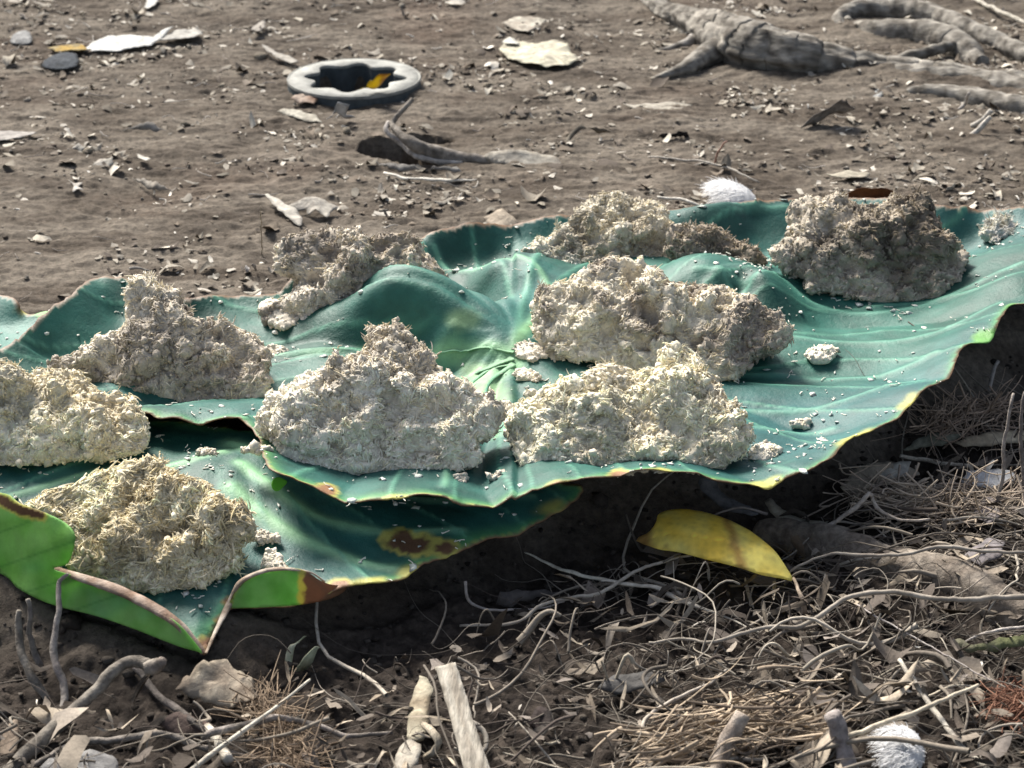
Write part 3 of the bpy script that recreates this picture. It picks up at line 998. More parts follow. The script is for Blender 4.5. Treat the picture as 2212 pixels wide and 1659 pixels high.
for i, (sil, lab) in enumerate([
    ([(543, 765), (560, 752), (600, 742), (634, 758), (610, 778), (560, 780)], 'thin pale scrap of mash at the foot of the pointed heap, towards the centre'),
    ([(560, 655), (580, 640), (640, 650), (650, 700), (610, 718), (575, 700), (556, 672)], 'pale ragged spill at the left foot of the flat-topped heap'),
    ([(1095, 745), (1130, 735), (1180, 745), (1190, 775), (1150, 785), (1115, 775)], 'low pale spill beside the leaf stalk scar'),
    ([(1102, 808), (1120, 795), (1150, 800), (1175, 815), (1165, 830), (1120, 825)], 'flat white scrap just below the stalk scar'),
    ([(1130, 850), (1145, 838), (1165, 845), (1160, 862), (1140, 862)], 'tiny pale crumb between the two front heaps'),
    ([(1610, 975), (1640, 955), (1690, 958), (1685, 985), (1650, 1003), (1620, 995)], 'crumbly white clot at the right foot of the horned heap'),
    ([(515, 965), (545, 957), (590, 965), (600, 978), (550, 983), (520, 976)], 'flat grey scrap left of the tufted centre heap'),
    ([(415, 975), (445, 965), (480, 975), (460, 990), (430, 988)], 'pale scrap on the leaf above the stringy heap'),
    ([(520, 1160), (560, 1143), (610, 1158), (600, 1175), (560, 1175)], 'pale scrap right of the stringy heap'),
    ([(560, 1225), (570, 1190), (590, 1180), (615, 1215), (640, 1232), (590, 1240)], 'small pointed crumb pile above the right green curl'),
    ([(980, 1030), (1000, 1020), (1015, 1035), (1005, 1048), (985, 1045)], 'round crumb at the front lip below the centre heap'),
    ([(1045, 1030), (1070, 1018), (1105, 1020), (1100, 1035), (1060, 1040)], 'flat crumb strip on the front lip between the two front heaps'),
    ([(1700, 920), (1725, 905), (1765, 908), (1745, 925), (1715, 932)], 'narrow slanting smear of mash on the bare right part, near the leaf edge'),
    ([(545, 1048), (560, 1036), (590, 1044), (585, 1062), (555, 1066)], 'clot of mash beside the small lime-green curl'),
    ([(1733, 768), (1748, 748), (1790, 742), (1812, 750), (1808, 770), (1790, 788), (1755, 789)], 'flat white smear, widest of the scraps on the bare right part of the leaf'),
    ([(1080, 870), (1100, 862), (1115, 885), (1108, 905), (1085, 905)], 'pale crumbs bridging the two front heaps')]):
    a = np.array(sil, float)
    p = WZ(a[:, 0].mean(), a[:, 1].mean(), .02)
    zz = surf_z(p[None, :2])[0]
    p = WZ(a[:, 0].mean(), a[:, 1].mean(), zz)
    zz = surf_z(p[None, :2])[0]
    heap(sil, lab, (.72, .69, .62), (.55, .52, .47), seed=20 + i, k=.25, z0=zz + .001, fib=160, cap=.010, voxel=.0018, lump=.35, group='loose scraps of mash on the leaves', cat='scrap of mash', name='mash_scrap', step=7)

# crumbs dusted over the leaves: nobody could count them
sel = []
for Ls in (P3, P3b, P3c):
    uvl = proj(Ls)
    ok = np.where((uvl[:, 0] > -120) & (uvl[:, 0] < 2330))[0]
    pr = sstep(.25 + 1.5 * fbm(Ls[ok], 9, 2, off=44)) + .12
    kk = rng.choice(ok, int(1050 * len(ok) / 40000), p=pr / pr.sum())
    sel.append(Ls[kk])
sel = np.vstack(sel)
n = len(sel)
cr = np.minimum(rng.gamma(1.6, .00050, n) + .0004, .0022)
CV = sel[:, None, :] + [0, 0, .0006] + cr[:, None, None] * ICO1[None] * (1 + .45 * rng.normal(size=(n, len(ICO1), 1))) * rng.uniform(.5, 2.0, (n, 1, 3)) * [1, 1, .4]
CF = (ICO1F[None] + (np.arange(n) * len(ICO1))[:, None, None]).reshape(-1, 3)
cc = np.repeat(mix(C(.45, .5, .45), C(.78, .76, .68), rng.random(n)), len(ICO1), 0)
V1, c1 = CV.reshape(-1, 3), cc
m_ = 900
ps = sel[rng.integers(0, n, m_)] + rng.normal(0, .004, (m_, 3)) * [1, 1, 0] + [0, 0, .0008]
aa = rng.uniform(0, 6.28, m_)
dirv = np.column_stack([np.cos(aa), np.sin(aa), rng.normal(0, .1, m_)])
Ls_ = rng.uniform(.002, .007, m_)
s_ = np.linspace(0, 1, 5)
bd = np.column_stack([-np.sin(aa), np.cos(aa), rng.normal(0, .2, m_)]) * rng.normal(0, .5, m_)[:, None]
PP = ps[:, None] + Ls_[:, None, None] * (s_[None, :, None] * dirv[:, None] + (s_ ** 2)[None, :, None] * bd[:, None])
fv, fq = tubes(PP, np.full((m_, 5), .00045), 4)
obj('mash_crumbs', mesh_of('mash_crumbs', np.vstack([V1, fv]), [CF, fq + len(V1)], np.vstack([c1, np.tile(C(.74, .72, .62), (len(fv), 1))])), M_mash, kind='stuff', label='white crumbs and shreds dusted over the green leaves', cat='crumbs')

# ------------------------------------------------------------------ ring and what lies on it
ring = thing('drain_ring', [RINGC[0], RINGC[1], 0], 'round pale ring with a cog-shaped hole and dark sides, set in the soil', 'ring')
RO = (WZ(909, 168, .015) - WZ(620, 168, .015))[0] / 2
m_ = 160
a = np.linspace(0, 2 * math.pi, m_, endpoint=False)
hole = .062 * (RO / .09) * (1 + .12 * np.cos(8 * a + .5) + .03 * np.cos(3 * a))
zt = .016


def loops(specs):
    V, F = [], []
    for (rad, z) in specs:
        V.append(np.column_stack([RINGC[0] + rad * np.cos(a), RINGC[1] + rad * np.sin(a), np.full(m_, z) if np.isscalar(z) else z]))
    V = np.vstack(V)
    i0 = np.arange(len(V)).reshape(-1, m_)
    q = np.stack([i0[:-1], np.roll(i0[:-1], -1, 1), np.roll(i0[1:], -1, 1), i0[1:]], -1).reshape(-1, 4)
    return V, q


one = np.ones(m_)
V, q = loops([(hole, zt - .004), (hole, zt - .0006), (hole + .0008, zt), ((hole + RO * .95) / 2, zt + .0004), (RO * .955 * one, zt + .0002), (RO * .965 * one, zt - .0012), (RO * .975 * one, zt - .0012), (RO * .985 * one, zt + .0004), (RO * .995 * one, zt), (RO * one, zt - .001), (RO * one, zt - .004)])
V[:, 2] += .0004 * fbm(V, 60, 2)
obj('rim', mesh_of('rim', V, [q[:, ::-1]], smooth=False), M_pale, ring)
V, q = loops([((RO - .0008) * one, zt - .0035), ((RO - .0005) * one, zt - .012), ((RO + .0005) * one, -.02)])
obj('side_wall', mesh_of('side_wall', V, [q[:, ::-1]]), M_dark, ring)
V, q = loops([(hole + .0006, zt - .0035), (hole + .0015, -.03), (hole * .95, -.06)])
obj('inner_wall', mesh_of('inner_wall', V, [q]), M_dark, ring)

# ------------------------------------------------------------------ scattered dry leaves and scraps (each measured in the photo)


def scrap(name, label, cat, outline, c1, c2, ctrl=(), group=None, m=None, step=.0035, rag=.003, rumple=.003, absz=False, thick=.0005, veins=0, smooth=False, lift=.006):
    out = [(p[0], p[1], p[2] if len(p) > 2 else lift) for p in outline]
    if out[0][1] < 270 and not absz and 'standing' not in label and 'tent' not in label:
        out = [(a_, b_, .003 + z_ * .35) for a_, b_, z_ in out]
        ctrl = [(a_, b_, .004 + z_ * .4) for a_, b_, z_ in ctrl]
    if out[0][1] > 900 and not absz:
        sq = lambda z: z if z < .010 else .010 + (z - .010) * .35
        out = [(a_, b_, sq(z_)) for a_, b_, z_ in out]
        ctrl = [(a_, b_, sq(z_) + .003) for a_, b_, z_ in ctrl]
    P, T, ln = sheet(out, ctrl, step, absz=absz, rag=rag, smooth=smooth)
    P[:, 2] += rumple * fbm(P[:, :2], 55, 3, off=out[0][0]) + rumple * .6
    c = mix(np.array(c1), np.array(c2), sstep(.5 + 1.3 * fbm(P, 45, 3, off=out[0][1])))
    d = polydist(P[:, :2], ln, True)
    c = c * (.72 * (1 - .30 * np.exp(-(d / .0018) ** 2)))[:, None]
    c = mix(c, c * C(.55, .47, .38), sstep(-.9 + 3.0 * fbm(P, 70, 4, .6, off=out[0][0] + 3)))
    if veins:
        cen = P[:, :2].mean(0)
        q_ = P[:, :2] - cen
        ev = np.linalg.svd(q_[::3], full_matrices=False)[2]
        s1, s2 = q_ @ ev[0], q_ @ ev[1]
        mid = np.exp(-(s2 / .0012) ** 2)
        side = np.exp(-((((s1 - np.abs(s2) * .8) / veins + 100) % 1 - .5) * veins / .0009) ** 2) * .5
        vv = np.maximum(mid, side)
        c = c * (1 + .35 * vv)[:, None]
        P[:, 2] += .0008 * vv
    o = obj(name, mesh_of(name, P, [T], np.clip(c, 0, .9)), m or M_dry, label=label, cat=cat, group=group, thick=thick, loc=P.mean(0))
    return o


TAN, TAND = (.48, .40, .29), (.30, .23, .16)
PALE, PALED = (.62, .58, .48), (.42, .37, .29)
GRY, GRYD = (.34, .31, .29), (.20, .18, .165)
G1, G2 = 'dry leaves on the bare soil behind', 'dry scraps in the root litter in front'
D = 'dry leaf'
scrap('dry_leaf', 'long white wavy dry leaf at the upper left', D, [(178, 112, .004), (200, 92, .014), (235, 80, .022), (290, 76, .026), (330, 82, .016), (352, 66, .026), (375, 58, .030), (350, 82, .018), (325, 100, .006), (290, 104, .006), (255, 112, .004), (215, 112, .004)], (.78, .78, .74), (.66, .66, .62), group=G1, rumple=.002)
scrap('dry_leaf', 'narrow pale leaf tail right of the long white leaf', D, [(330, 88), (380, 68), (425, 64), (440, 74), (420, 83), (360, 88)], (.55, .53, .48), (.42, .4, .36), group=G1, lift=.012)
scrap('leaf_fragment', 'orange-yellow leaf end touching the long white leaf', D, [(105, 106), (150, 98), (180, 98), (190, 110), (150, 113), (120, 113)], (.42, .27, .05), (.30, .24, .12), group=G1, lift=.012)
scrap('stone', 'smooth dark blue-grey stone under the orange leaf end', 'stone', [(92, 145, 0), (105, 125, .012), (135, 114, .016), (165, 118, .014), (168, 140, .004), (140, 150, 0)], (.07, .08, .09), (.05, .055, .065), m=M_bark, rumple=.001, smooth=True, ctrl=[(130, 132, .012)])
scrap('dry_leaf', 'folded tan leaf at the top, above the larger cream leaf', D, [(1085, 52, .01), (1110, 40, .018), (1150, 38, .02), (1182, 45, .012), (1165, 62, .004), (1140, 72, .002), (1110, 66, .004)], PALE, (.36, .31, .25), group=G1, veins=.012)
scrap('dry_leaf', 'broad cream dry leaf with a lobed edge, right of the ring', D, [(1078, 110, .008), (1095, 90, .016), (1130, 94, .012), (1165, 98, .012), (1195, 88, .026), (1225, 96, .026), (1235, 118, .018), (1250, 130, .012), (1225, 145, .010), (1180, 146, .014), (1130, 140, .010), (1095, 128, .010)], (.68, .64, .48), (.50, .46, .36), group=G1, veins=.014, rumple=.004, ctrl=[(1160, 120, .022)])
scrap('dry_leaf', 'small white tip of leaf above the broad cream leaf', D, [(1085, 92), (1100, 82), (1118, 90), (1122, 98), (1095, 98)], (.72, .7, .62), (.6, .58, .5), group=G1, lift=.02)
scrap('dry_leaf', 'pale leaf sliver behind the left rim of the ring', D, [(565, 100), (580, 103), (600, 115), (625, 122), (645, 135), (630, 140), (600, 128), (575, 112)], (.46, .43, .38), (.38, .35, .30), group=G1)
scrap('dry_leaf', 'narrow curled leaf in front of the ring, grey at left and cream at right', D, [(597, 244, .004), (615, 238, .012), (650, 242, .014), (680, 252, .012), (697, 268, .004), (670, 266, 0), (630, 254, .002)], PALE, (.36, .33, .27), group=G1)
scrap('paper_scrap', 'crumpled white scrap standing against the front of the ring', 'scrap', [(705, 262, .003), (718, 240, .018), (732, 222, .034), (755, 228, .030), (748, 250, .012), (768, 258, .006), (750, 264, .002), (728, 254, .010), (715, 270, 0)], (.70, .71, .72), (.58, .6, .62), rumple=.004)
scrap('leaf_crumb', 'reddish brown shrivelled crumb at the front left foot of the ring', D, [(628, 222, .004), (645, 210, .014), (672, 208, .016), (688, 218, .010), (680, 232, 0), (650, 232, 0)], (.30, .19, .13), (.40, .32, .26), rumple=.008, group=G1)
scrap('dry_leaf', 'white feather-shaped dry leaf at the end of the dead root', D, [(1035, 345, .004), (1060, 328, .014), (1110, 326, .016), (1165, 332, .012), (1205, 345, .008), (1218, 358, .004), (1200, 370, 0), (1165, 374, 0), (1120, 360, .004), (1070, 356, .002)], (.55, .51, .43), (.38, .34, .28), group=G1, veins=.010, ctrl=[(1120, 345, .018)])
scrap('dry_leaf', 'slim pale leaf on the soil below the big tree root', D, [(1342, 226), (1375, 228), (1410, 226), (1440, 222), (1497, 228), (1470, 240), (1430, 248), (1400, 244), (1370, 236)], (.46, .42, .35), (.36, .33, .27), group=G1)
scrap('dry_leaf', 'grey tent-shaped leaf with a toothed top at the right', D, [(1732, 277, .002), (1750, 255, .016), (1785, 238, .028), (1822, 214, .040), (1830, 225, .034), (1848, 238, .022), (1820, 246, .016), (1790, 250, .014), (1765, 268, .004)], (.30, .28, .26), (.22, .205, .19), group=G1, veins=.012, rumple=.002)
scrap('dry_leaf', 'bent brown leaf arching over the soil in the middle right', D, [(1215, 315, .001), (1232, 290, .014), (1252, 266, .026), (1285, 272, .022), (1320, 290, .008), (1300, 298, .004), (1262, 284, .016), (1240, 298, .010), (1222, 320, 0)], (.32, .28, .22), (.22, .19, .15), group=G1)
scrap('dry_leaf', 'large torn dry leaf, right-hand piece with ragged lobes', D, [(622, 448, .008), (655, 432, .014), (675, 424, .018), (700, 438, .012), (734, 450, .010), (715, 460, .006), (708, 474, .004), (688, 462, .006), (668, 470, .002), (662, 455, .006), (635, 462, .003)], (.60, .56, .48), (.48, .44, .38), group=G1, ctrl=[(680, 448, .014)])
scrap('dry_leaf', 'large torn dry leaf, left-hand blade-shaped piece', D, [(571, 422, .010), (580, 420, .010), (610, 440, .010), (640, 455, .008), (655, 478, .004), (650, 494, .001), (630, 480, .004), (600, 455, .008)], (.62, .58, .50), (.52, .48, .42), group=G1)
scrap('dry_leaf', 'tan leaf corner poking up behind the rim of the large leaf', D, [(1045, 470, .006), (1085, 452, .014), (1115, 480, .006), (1125, 495, 0), (1060, 500, 0)], (.52, .44, .34), (.42, .35, .27), group=G1)
scrap('dry_leaf', 'pale twisted leaf with a dark underside, left of the torn leaf', D, [(285, 388, .002), (310, 390, .008), (345, 398, .014), (375, 406, .014), (386, 412, .010), (360, 424, .002), (330, 416, .004)], (.46, .42, .36), (.34, .3, .25), group=G1)
scrap('leaf_chip', 'small bright leaf chip shaped like a shell, at the left', D, [(200, 358, .004), (212, 348, .008), (245, 342, .012), (247, 358, .006), (228, 366, .002), (205, 364, .002)], (.60, .56, .48), (.5, .46, .4), group=G1)
scrap('leaf_chip', 'little cross-shaped pale chip at the left', D, [(148, 390), (160, 398), (180, 396), (170, 404), (182, 414), (168, 412), (155, 418), (160, 405)], (.6, .56, .5), (.5, .46, .4), group=G1, step=.0025)
scrap('leaf_chip', 'tiny bright oblong chip right of the shell-shaped chip', D, [(294, 334), (305, 336), (325, 346), (318, 352), (300, 344)], (.64, .6, .52), (.54, .5, .44), group=G1, step=.0025)
scrap('dry_leaf', 'grey crumpled leaf with a dark hollow under it, left of centre', D, [(262, 284, .002), (285, 268, .014), (310, 262, .018), (330, 270, .012), (362, 285, .006), (350, 290, .002), (320, 282, .008), (285, 290, .001)], (.42, .39, .35), (.3, .28, .25), group=G1)
scrap('leaf_chip', 'little chip with a curled point standing at the left', D, [(155, 322, .004), (170, 310, .012), (185, 326, .006), (172, 334, .002)], (.58, .55, .48), (.46, .43, .38), group=G1, step=.0025)
scrap('dry_leaf', 'long pale streak of dry leaf at the left border', D, [(-30, 290), (0, 286), (60, 286), (82, 288), (50, 300), (0, 306), (-30, 304)], (.46, .43, .39), (.38, .35, .32), group=G1)
scrap('dry_leaf', 'thin white stalk-like leaf cut off by the top border', D, [(318, -4, .002), (330, -12, .006), (345, -2, .01), (335, 12, .008), (318, 22, .004), (312, 18, .002)], (.66, .65, .6), (.56, .54, .5), group=G1, step=.003)
scrap('stone', 'flat grey stone near the upper left corner', 'stone', [(22, 92, 0), (30, 75, .012), (55, 66, .016), (68, 78, .012), (66, 94, .002), (45, 98, 0)], (.32, .32, .31), (.24, .24, .235), m=M_bark, rumple=.001, smooth=True, ctrl=[(45, 82, .015)])
scrap('dry_leaf', 'small tan leaf tip above and left of the ring', D, [(540, 68), (560, 50), (572, 46), (575, 60), (560, 70)], (.42, .38, .33), (.33, .3, .26), group=G1, lift=.01)
scrap('pebble', 'pale pebble beside the flat-topped heap at its left', 'pebble', [(520, 585, 0), (525, 568, .012), (540, 562, .018), (552, 572, .014), (553, 590, .002), (535, 598, 0)], (.6, .57, .54), (.45, .42, .4), m=M_bark, rumple=.001, smooth=True, ctrl=[(537, 578, .014)])
scrap('dry_leaf', 'curled orange-brown leaf behind the two-humped heap', D, [(1820, 425, .010), (1850, 410, .026), (1900, 410, .028), (1935, 414, .026), (1930, 432, .008), (1880, 436, .004)], (.30, .13, .05), (.18, .075, .03), group=G1)
scrap('dry_leaf', 'pale pointed leaf on the soil behind the far right corner of the leaf', D, [(2010, 412, .006), (2035, 400, .012), (2062, 396, .014), (2060, 412, .004), (2035, 418, .002)], (.6, .57, .5), (.5, .47, .4), group=G1)
scrap('dry_leaf', 'thin light leaf lying flat right of the white feather', D, [(1785, 380), (1830, 372), (1880, 376), (1870, 386), (1820, 388)], (.5, .46, .36), (.4, .36, .28), group=G1)
scrap('wood_chip', 'small dark burnt-looking chip in the middle right soil', 'wood chip', [(1422, 300, .002), (1440, 290, .01), (1485, 286, .012), (1490, 298, .004), (1450, 306, 0)], (.04, .035, .03), (.03, .025, .022))
scrap('pebble', 'small whitish pebble below the shaded side of the big root', 'pebble', [(1878, 205, 0), (1882, 195, .01), (1900, 194, .014), (1908, 203, .01), (1905, 216, 0), (1890, 218, 0)], (.42, .42, .4), (.34, .34, .33), m=M_bark, rumple=.0005, smooth=True, ctrl=[(1893, 206, .01)])

# yellow curled leaf lying on the ring
zr = .018
scrap('yellow_leaf', 'tiny curled yellow and brown leaf lying on the ring', 'leaf', [(776, 196, zr), (782, 186, zr + .006), (800, 168, zr + .022), (822, 160, zr + .030), (845, 160, zr + .026), (832, 170, zr + .016), (824, 184, zr + .006), (808, 196, zr), (790, 199, zr)], (.62, .50, .03), (.34, .19, .03), absz=True, m=M_yleaf, rumple=.001, step=.003, ctrl=[(805, 182, zr + .014)])

# front
G2l = G2
P_, T_, ln_ = sheet([(1374, 1166, .036), (1400, 1150, .042), (1416, 1130, .046), (1425, 1108, .048), (1465, 1100, .050), (1510, 1103, .050), (1560, 1118, .050), (1610, 1140, .048), (1650, 1168, .044), (1682, 1200, .038), (1702, 1232, .030), (1713, 1252, .026), (1690, 1250, .028), (1640, 1240, .033), (1590, 1224, .037), (1520, 1206, .040), (1460, 1192, .040), (1420, 1186, .038)],
                   [(1460, 1150, .049), (1520, 1155, .050), (1580, 1175, .047), (1640, 1205, .040)], .0035, rag=.0002)
P_[:, 2] += .0008 * fbm(P_, 40, 3)
uvp = proj(P_)
cy = mix(C(.92, .72, .11), C(.90, .82, .26), sstep(.5 + 1.5 * fbm(uvp, .012, 3)))
cy = mix(cy, C(.42, .20, .05), sstep(1.1 - np.abs(uvp[:, 0] - uvp[:, 1] * .3 - 1235 - 12 * fbm(uvp, .03, 2)) / 18) * .7)
cy = mix(cy, C(.34, .16, .06), sstep((1420 - uvp[:, 0]) / 25) * .8)
mid = np.abs((uvp[:, 1] - np.interp(uvp[:, 0], [1374, 1450, 1560, 1650, 1713], [1166, 1148, 1165, 1205, 1252])))
cy = cy * (1 + .30 * np.exp(-(mid / 2.0) ** 2))[:, None]
sv = np.abs(((uvp[:, 0] + .8 * mid) / 15) % 1 - .5)
cy = cy * (1 - .16 * np.exp(-(sv / .10) ** 2))[:, None]
cy = mix(cy, C(.25, .12, .03), sstep(-1.3 + 4.0 * fbm(uvp, .09, 3, off=33)) * .8)
P_[:, 2] -= .0012 * np.exp(-(mid / 3) ** 2)
yl = thing('yellow_leaf', P_.mean(0), 'bright yellow pointed fallen leaf with a brown tip, lying on the root litter', 'leaf')
obj('blade', mesh_of('blade', P_, [T_], cy), M_yleaf, yl, thick=.0005)


def tube_path(pts, absz=False, step=.004, wob=.003):
    a = np.array([list(p) for p in pts], float)
    c = (WZ if absz else W)(a[:, 0], a[:, 1], a[:, 2])
    c = resample(catmull(c, 8), step)
    s = rng.uniform(0, 50)
    c = c + wob * np.column_stack([fbm(c, 38, 3, .6, off=s), fbm(c, 38, 3, .6, off=s + 9), fbm(c, 38, 3, .6, off=s + 18)])
    return c


def stick_mesh(pts, r, c1, c2, sides=10, wob=.003, rn=.32, oval=None, absz=False, step=.004, name='stick', bumpy=0.0, ref=None):
    c = tube_path(pts, absz, step, wob)
    t = np.linspace(0, 1, len(c))
    r = np.array(r, float) if np.ndim(r) else np.array([r, r])
    rr = np.interp(t, np.linspace(0, 1, len(r)), r) * (1 + rn * fbm(c, min(60, .35 / r.max()), 3, .6, off=rng.uniform(0, 90)))
    c = np.vstack([c[:1], c, c[-1:]])
    d0 = c[2] - c[1]
    c[0] = c[1] - .05 * d0
    c[-1] = c[-2] + .05 * (c[-2] - c[-3])
    rr = np.concatenate([[rr[0] * .02], rr, [rr[-1] * .02]])
    V, q = tubes(c[None], rr[None], sides, ref=np.array([[ref or [0, 0.05, 1.0]]]), oval=oval)
    if bumpy:
        cen = np.repeat(c, sides, 0)
        dirn = V - cen
        al = np.repeat(np.arange(len(c)) * step, sides)
        th = np.tile(np.arange(sides) * 2 * math.pi / sides, len(c))
        rm = max(r.max(), .002)
        U = np.column_stack([al / rm * .16, np.cos(th) * 1.9, np.sin(th) * 1.9])
        U = U @ np.array([[.80, .36, -.48], [-.60, .48, -.64], [0, .80, .60]])
        gr = fbm(U, 1.0, 4, .6, off=rng.uniform(0, 50))
        gr2 = fbm(U, 2.6, 4, .65, off=rng.uniform(0, 50))
        V = cen + dirn * (1 + bumpy * (.8 * gr + .35 * gr2))[:, None]
    cc = mix(np.array(c1), np.array(c2), sstep(.5 + 1.3 * fbm(V, 70, 3, off=rng.uniform(0, 99))))
    return mesh_of(name, V, [q], cc)


def stick(name, label, cat, pts, r, c1, c2, group=None, m=None, **k):
    a = pts[0]
    base = (WZ if k.get('absz') else W)(a[0], a[1], a[2])
    return obj(name, stick_mesh(pts, r, c1, c2, name=name, **k), m or M_bark, label=label, cat=cat, group=group, loc=base)


obj('stalk', stick_mesh([(1712, 1250, .022), (1725, 1275, .02), (1735, 1300, .014), (1738, 1325, .004)], [.0012, .0020], (.50, .40, .30), (.42, .33, .24)), M_dry, yl)
GT = 'loose twigs and stalks in the litter'
BK1, BK2 = (.12, .105, .088), (.24, .215, .18)
TN1, TN2 = (.40, .35, .27), (.28, .24, .18)
# thick broken twig at lower left with a stub
tw = thing('broken_twig', W(40, 1640), 'thick curved grey twig with a snapped knob end at the lower left', 'twig')
obj('stem', stick_mesh([(10, 1680, .004), (60, 1625, .010), (130, 1565, .018), (200, 1498, .030), (245, 1450, .040), (290, 1428, .046), (325, 1440, .046)], [.0062, .0058, .005, .0046, .0042, .004], BK1, BK2, sides=14, bumpy=.2), M_bark, tw)
obj('knob', stick_mesh([(312, 1444, .046), (330, 1438, .048), (345, 1428, .052), (350, 1422, .053)], [.0045, .0060, .0050, .003], (.16, .13, .11), BK2, sides=12, bumpy=.4, step=.002), M_bark, tw)
stick('twig', 'thin wavy upright twig leaning on the left green curl', 'twig', [(150, 1240, .056), (128, 1262, .052), (124, 1330, .045), (118, 1400, .030), (125, 1450, .02), (138, 1480, .012), (132, 1540, 0)], [.0014, .0022, .0028, .003, .003], (.22, .19, .17), (.30, .27, .24), group=GT)
stick('twig', 'short bare twig tip sticking up at the left, left of the wavy twig', 'twig', [(40, 1318, .05), (38, 1350, .04), (50, 1420, .025), (80, 1480, .01), (110, 1510, 0)], [.0022, .003, .0035, .003], BK1, BK2, group=GT)
stick('twig', 'thin hooked twig between the left curl and the thick twig', 'twig', [(58, 1292, .05), (66, 1320, .04), (64, 1380, .02), (90, 1440, 0)], [.0018, .0025], (.17, .15, .14), BK2, group=GT)
stick('straw', 'long straight pale straw crossing the bottom left', 'straw', [(400, 1675, .012), (480, 1612, .02), (580, 1540, .028), (670, 1468, .036)], [.0020, .0016, .0009], (.58, .54, .45), (.5, .46, .38), group=GT, m=M_dry, wob=.0005)
stick('twig', 'dark forked twig running down from the round dry leaf', 'twig', [(290, 1440, .012), (340, 1500, .014), (420, 1560, .014), (455, 1590, .010)], [.0025, .003, .0022], (.09, .078, .068), (.16, .14, .125), group=GT)
stick('stalk', 'short pale broken stalk below the dark forked twig', 'stalk', [(445, 1572, .012), (470, 1600, .012), (498, 1645, .01)], [.0035, .004, .0038], TN1, (.62, .58, .5), group=GT, m=M_dry)
stick('twig', 'grey bent twig crossing from the broken stalk to the fibre tuft', 'twig', [(440, 1600, .016), (455, 1588, .02), (520, 1570, .022), (600, 1552, .02), (680, 1565, .014), (760, 1590, .01), (850, 1580, .01)], [.0028, .0026, .002, .0014], BK1, (.34, .3, .27), group=GT)
stick('twig', 'long low twig along the bottom left corner', 'twig', [(60, 1665, .006), (150, 1612, .012), (250, 1598, .014), (360, 1588, .014), (440, 1615, .01), (560, 1640, .008)], [.002, .0028, .0026, .002], BK1, (.26, .23, .20), group=GT)
scrap('dry_leaf', 'round brown-and-cream dry leaf with a frilled rim at the lower left', D, [(380, 1505, .010), (395, 1478, .018), (420, 1458, .028), (445, 1440, .034), (490, 1440, .036), (530, 1462, .032), (552, 1488, .026), (558, 1515, .020), (540, 1530, .014), (505, 1534, .008), (482, 1545, .004), (455, 1532, .006), (430, 1518, .008), (400, 1512, .008)], (.50, .43, .33), (.30, .24, .18), ctrl=[(470, 1490, .014), (440, 1490, .012), (510, 1500, .016)], group=G2, veins=.013, rumple=.008, rag=.008)
# seed husk
hk = thing('seed_husk', W(650, 1420), 'small open pale green seed husk on the dark soil under the leaf', 'husk')
for s_, pts in ((0, [(625, 1450, .004), (615, 1425, .008), (622, 1398, .016), (645, 1378, .024), (662, 1378, .026), (640, 1398, .016), (632, 1425, .008)]), (1, [(632, 1452, .003), (655, 1425, .016), (675, 1392, .026), (690, 1392, .022), (684, 1415, .014), (660, 1440, .006), (640, 1455, .002)])):
    P, T, ln = sheet(pts, (), .0028, rag=.001)
    obj('husk_half', mesh_of('husk_half', P, [T], mix(C(.34, .36, .24), C(.5, .5, .38), sstep(.5 + fbm(P, 80, 2)))), M_dry, hk, thick=.0012)

# wooden strip (a solid slat)


def slat(name, label, p0, p1, w0, w1, th, c1, c2, lift, m=None, group=None, rag=.0012):
    a, b = W(p0[0], p0[1], lift[0]), W(p1[0], p1[1], lift[1])
    d = b - a
    L = np.linalg.norm(d)
    d /= L
    sd_ = np.cross(d, [0, 0, 1])
    sd_ /= np.linalg.norm(sd_)
    up = np.cross(sd_, d)
    n = 40
    k = 9
    prof = [(-1, -1), (-1, 1), (-.5, 1.1), (0, 1), (.5, 1.08), (1, 1), (1, -1), (.3, -1), (-.3, -1)]
    V = []
    for i in range(n + 1):
        t = i / n
        w_ = w0 + (w1 - w0) * t
        for (x, y) in prof:
            e = (rng.normal() * .002 if i in (0, n) else 0)
            V.append(a + d * (L * t + e) + sd_ * (x * w_ / 2 * (1 + .04 * math.sin(9 * t + x))) + up * (y * th / 2))
    V = np.array(V)
    V += rag * np.column_stack([fbm(V, 90, 3), fbm(V, 90, 3, off=3), fbm(V, 90, 3, off=6)])
    i0 = np.arange((n + 1) * k).reshape(n + 1, k)
    q = np.stack([i0[:-1], np.roll(i0[:-1], -1, 1), np.roll(i0[1:], -1, 1), i0[1:]], -1).reshape(-1, 4)
    uvw = np.column_stack([(V - a) @ d * 12, (V - a) @ sd_ * 260, (V - a) @ up * 100])
    c = mix(np.array(c1), np.array(c2), sstep(.5 + 1.6 * fbm(uvw, 1.0, 3)))
    me = mesh_of(name, V, [q], c, smooth=False)
    import bmesh
    bm = bmesh.new()
    bm.from_mesh(me)
    bmesh.ops.holes_fill(bm, edges=bm.edges)
    bm.normal_update()
    bmesh.ops.recalc_face_normals(bm, faces=bm.faces)
    bm.to_mesh(me)
    bm.free()
    return obj(name, me, m or M_wood, label=label, cat='wood', group=group, loc=a)


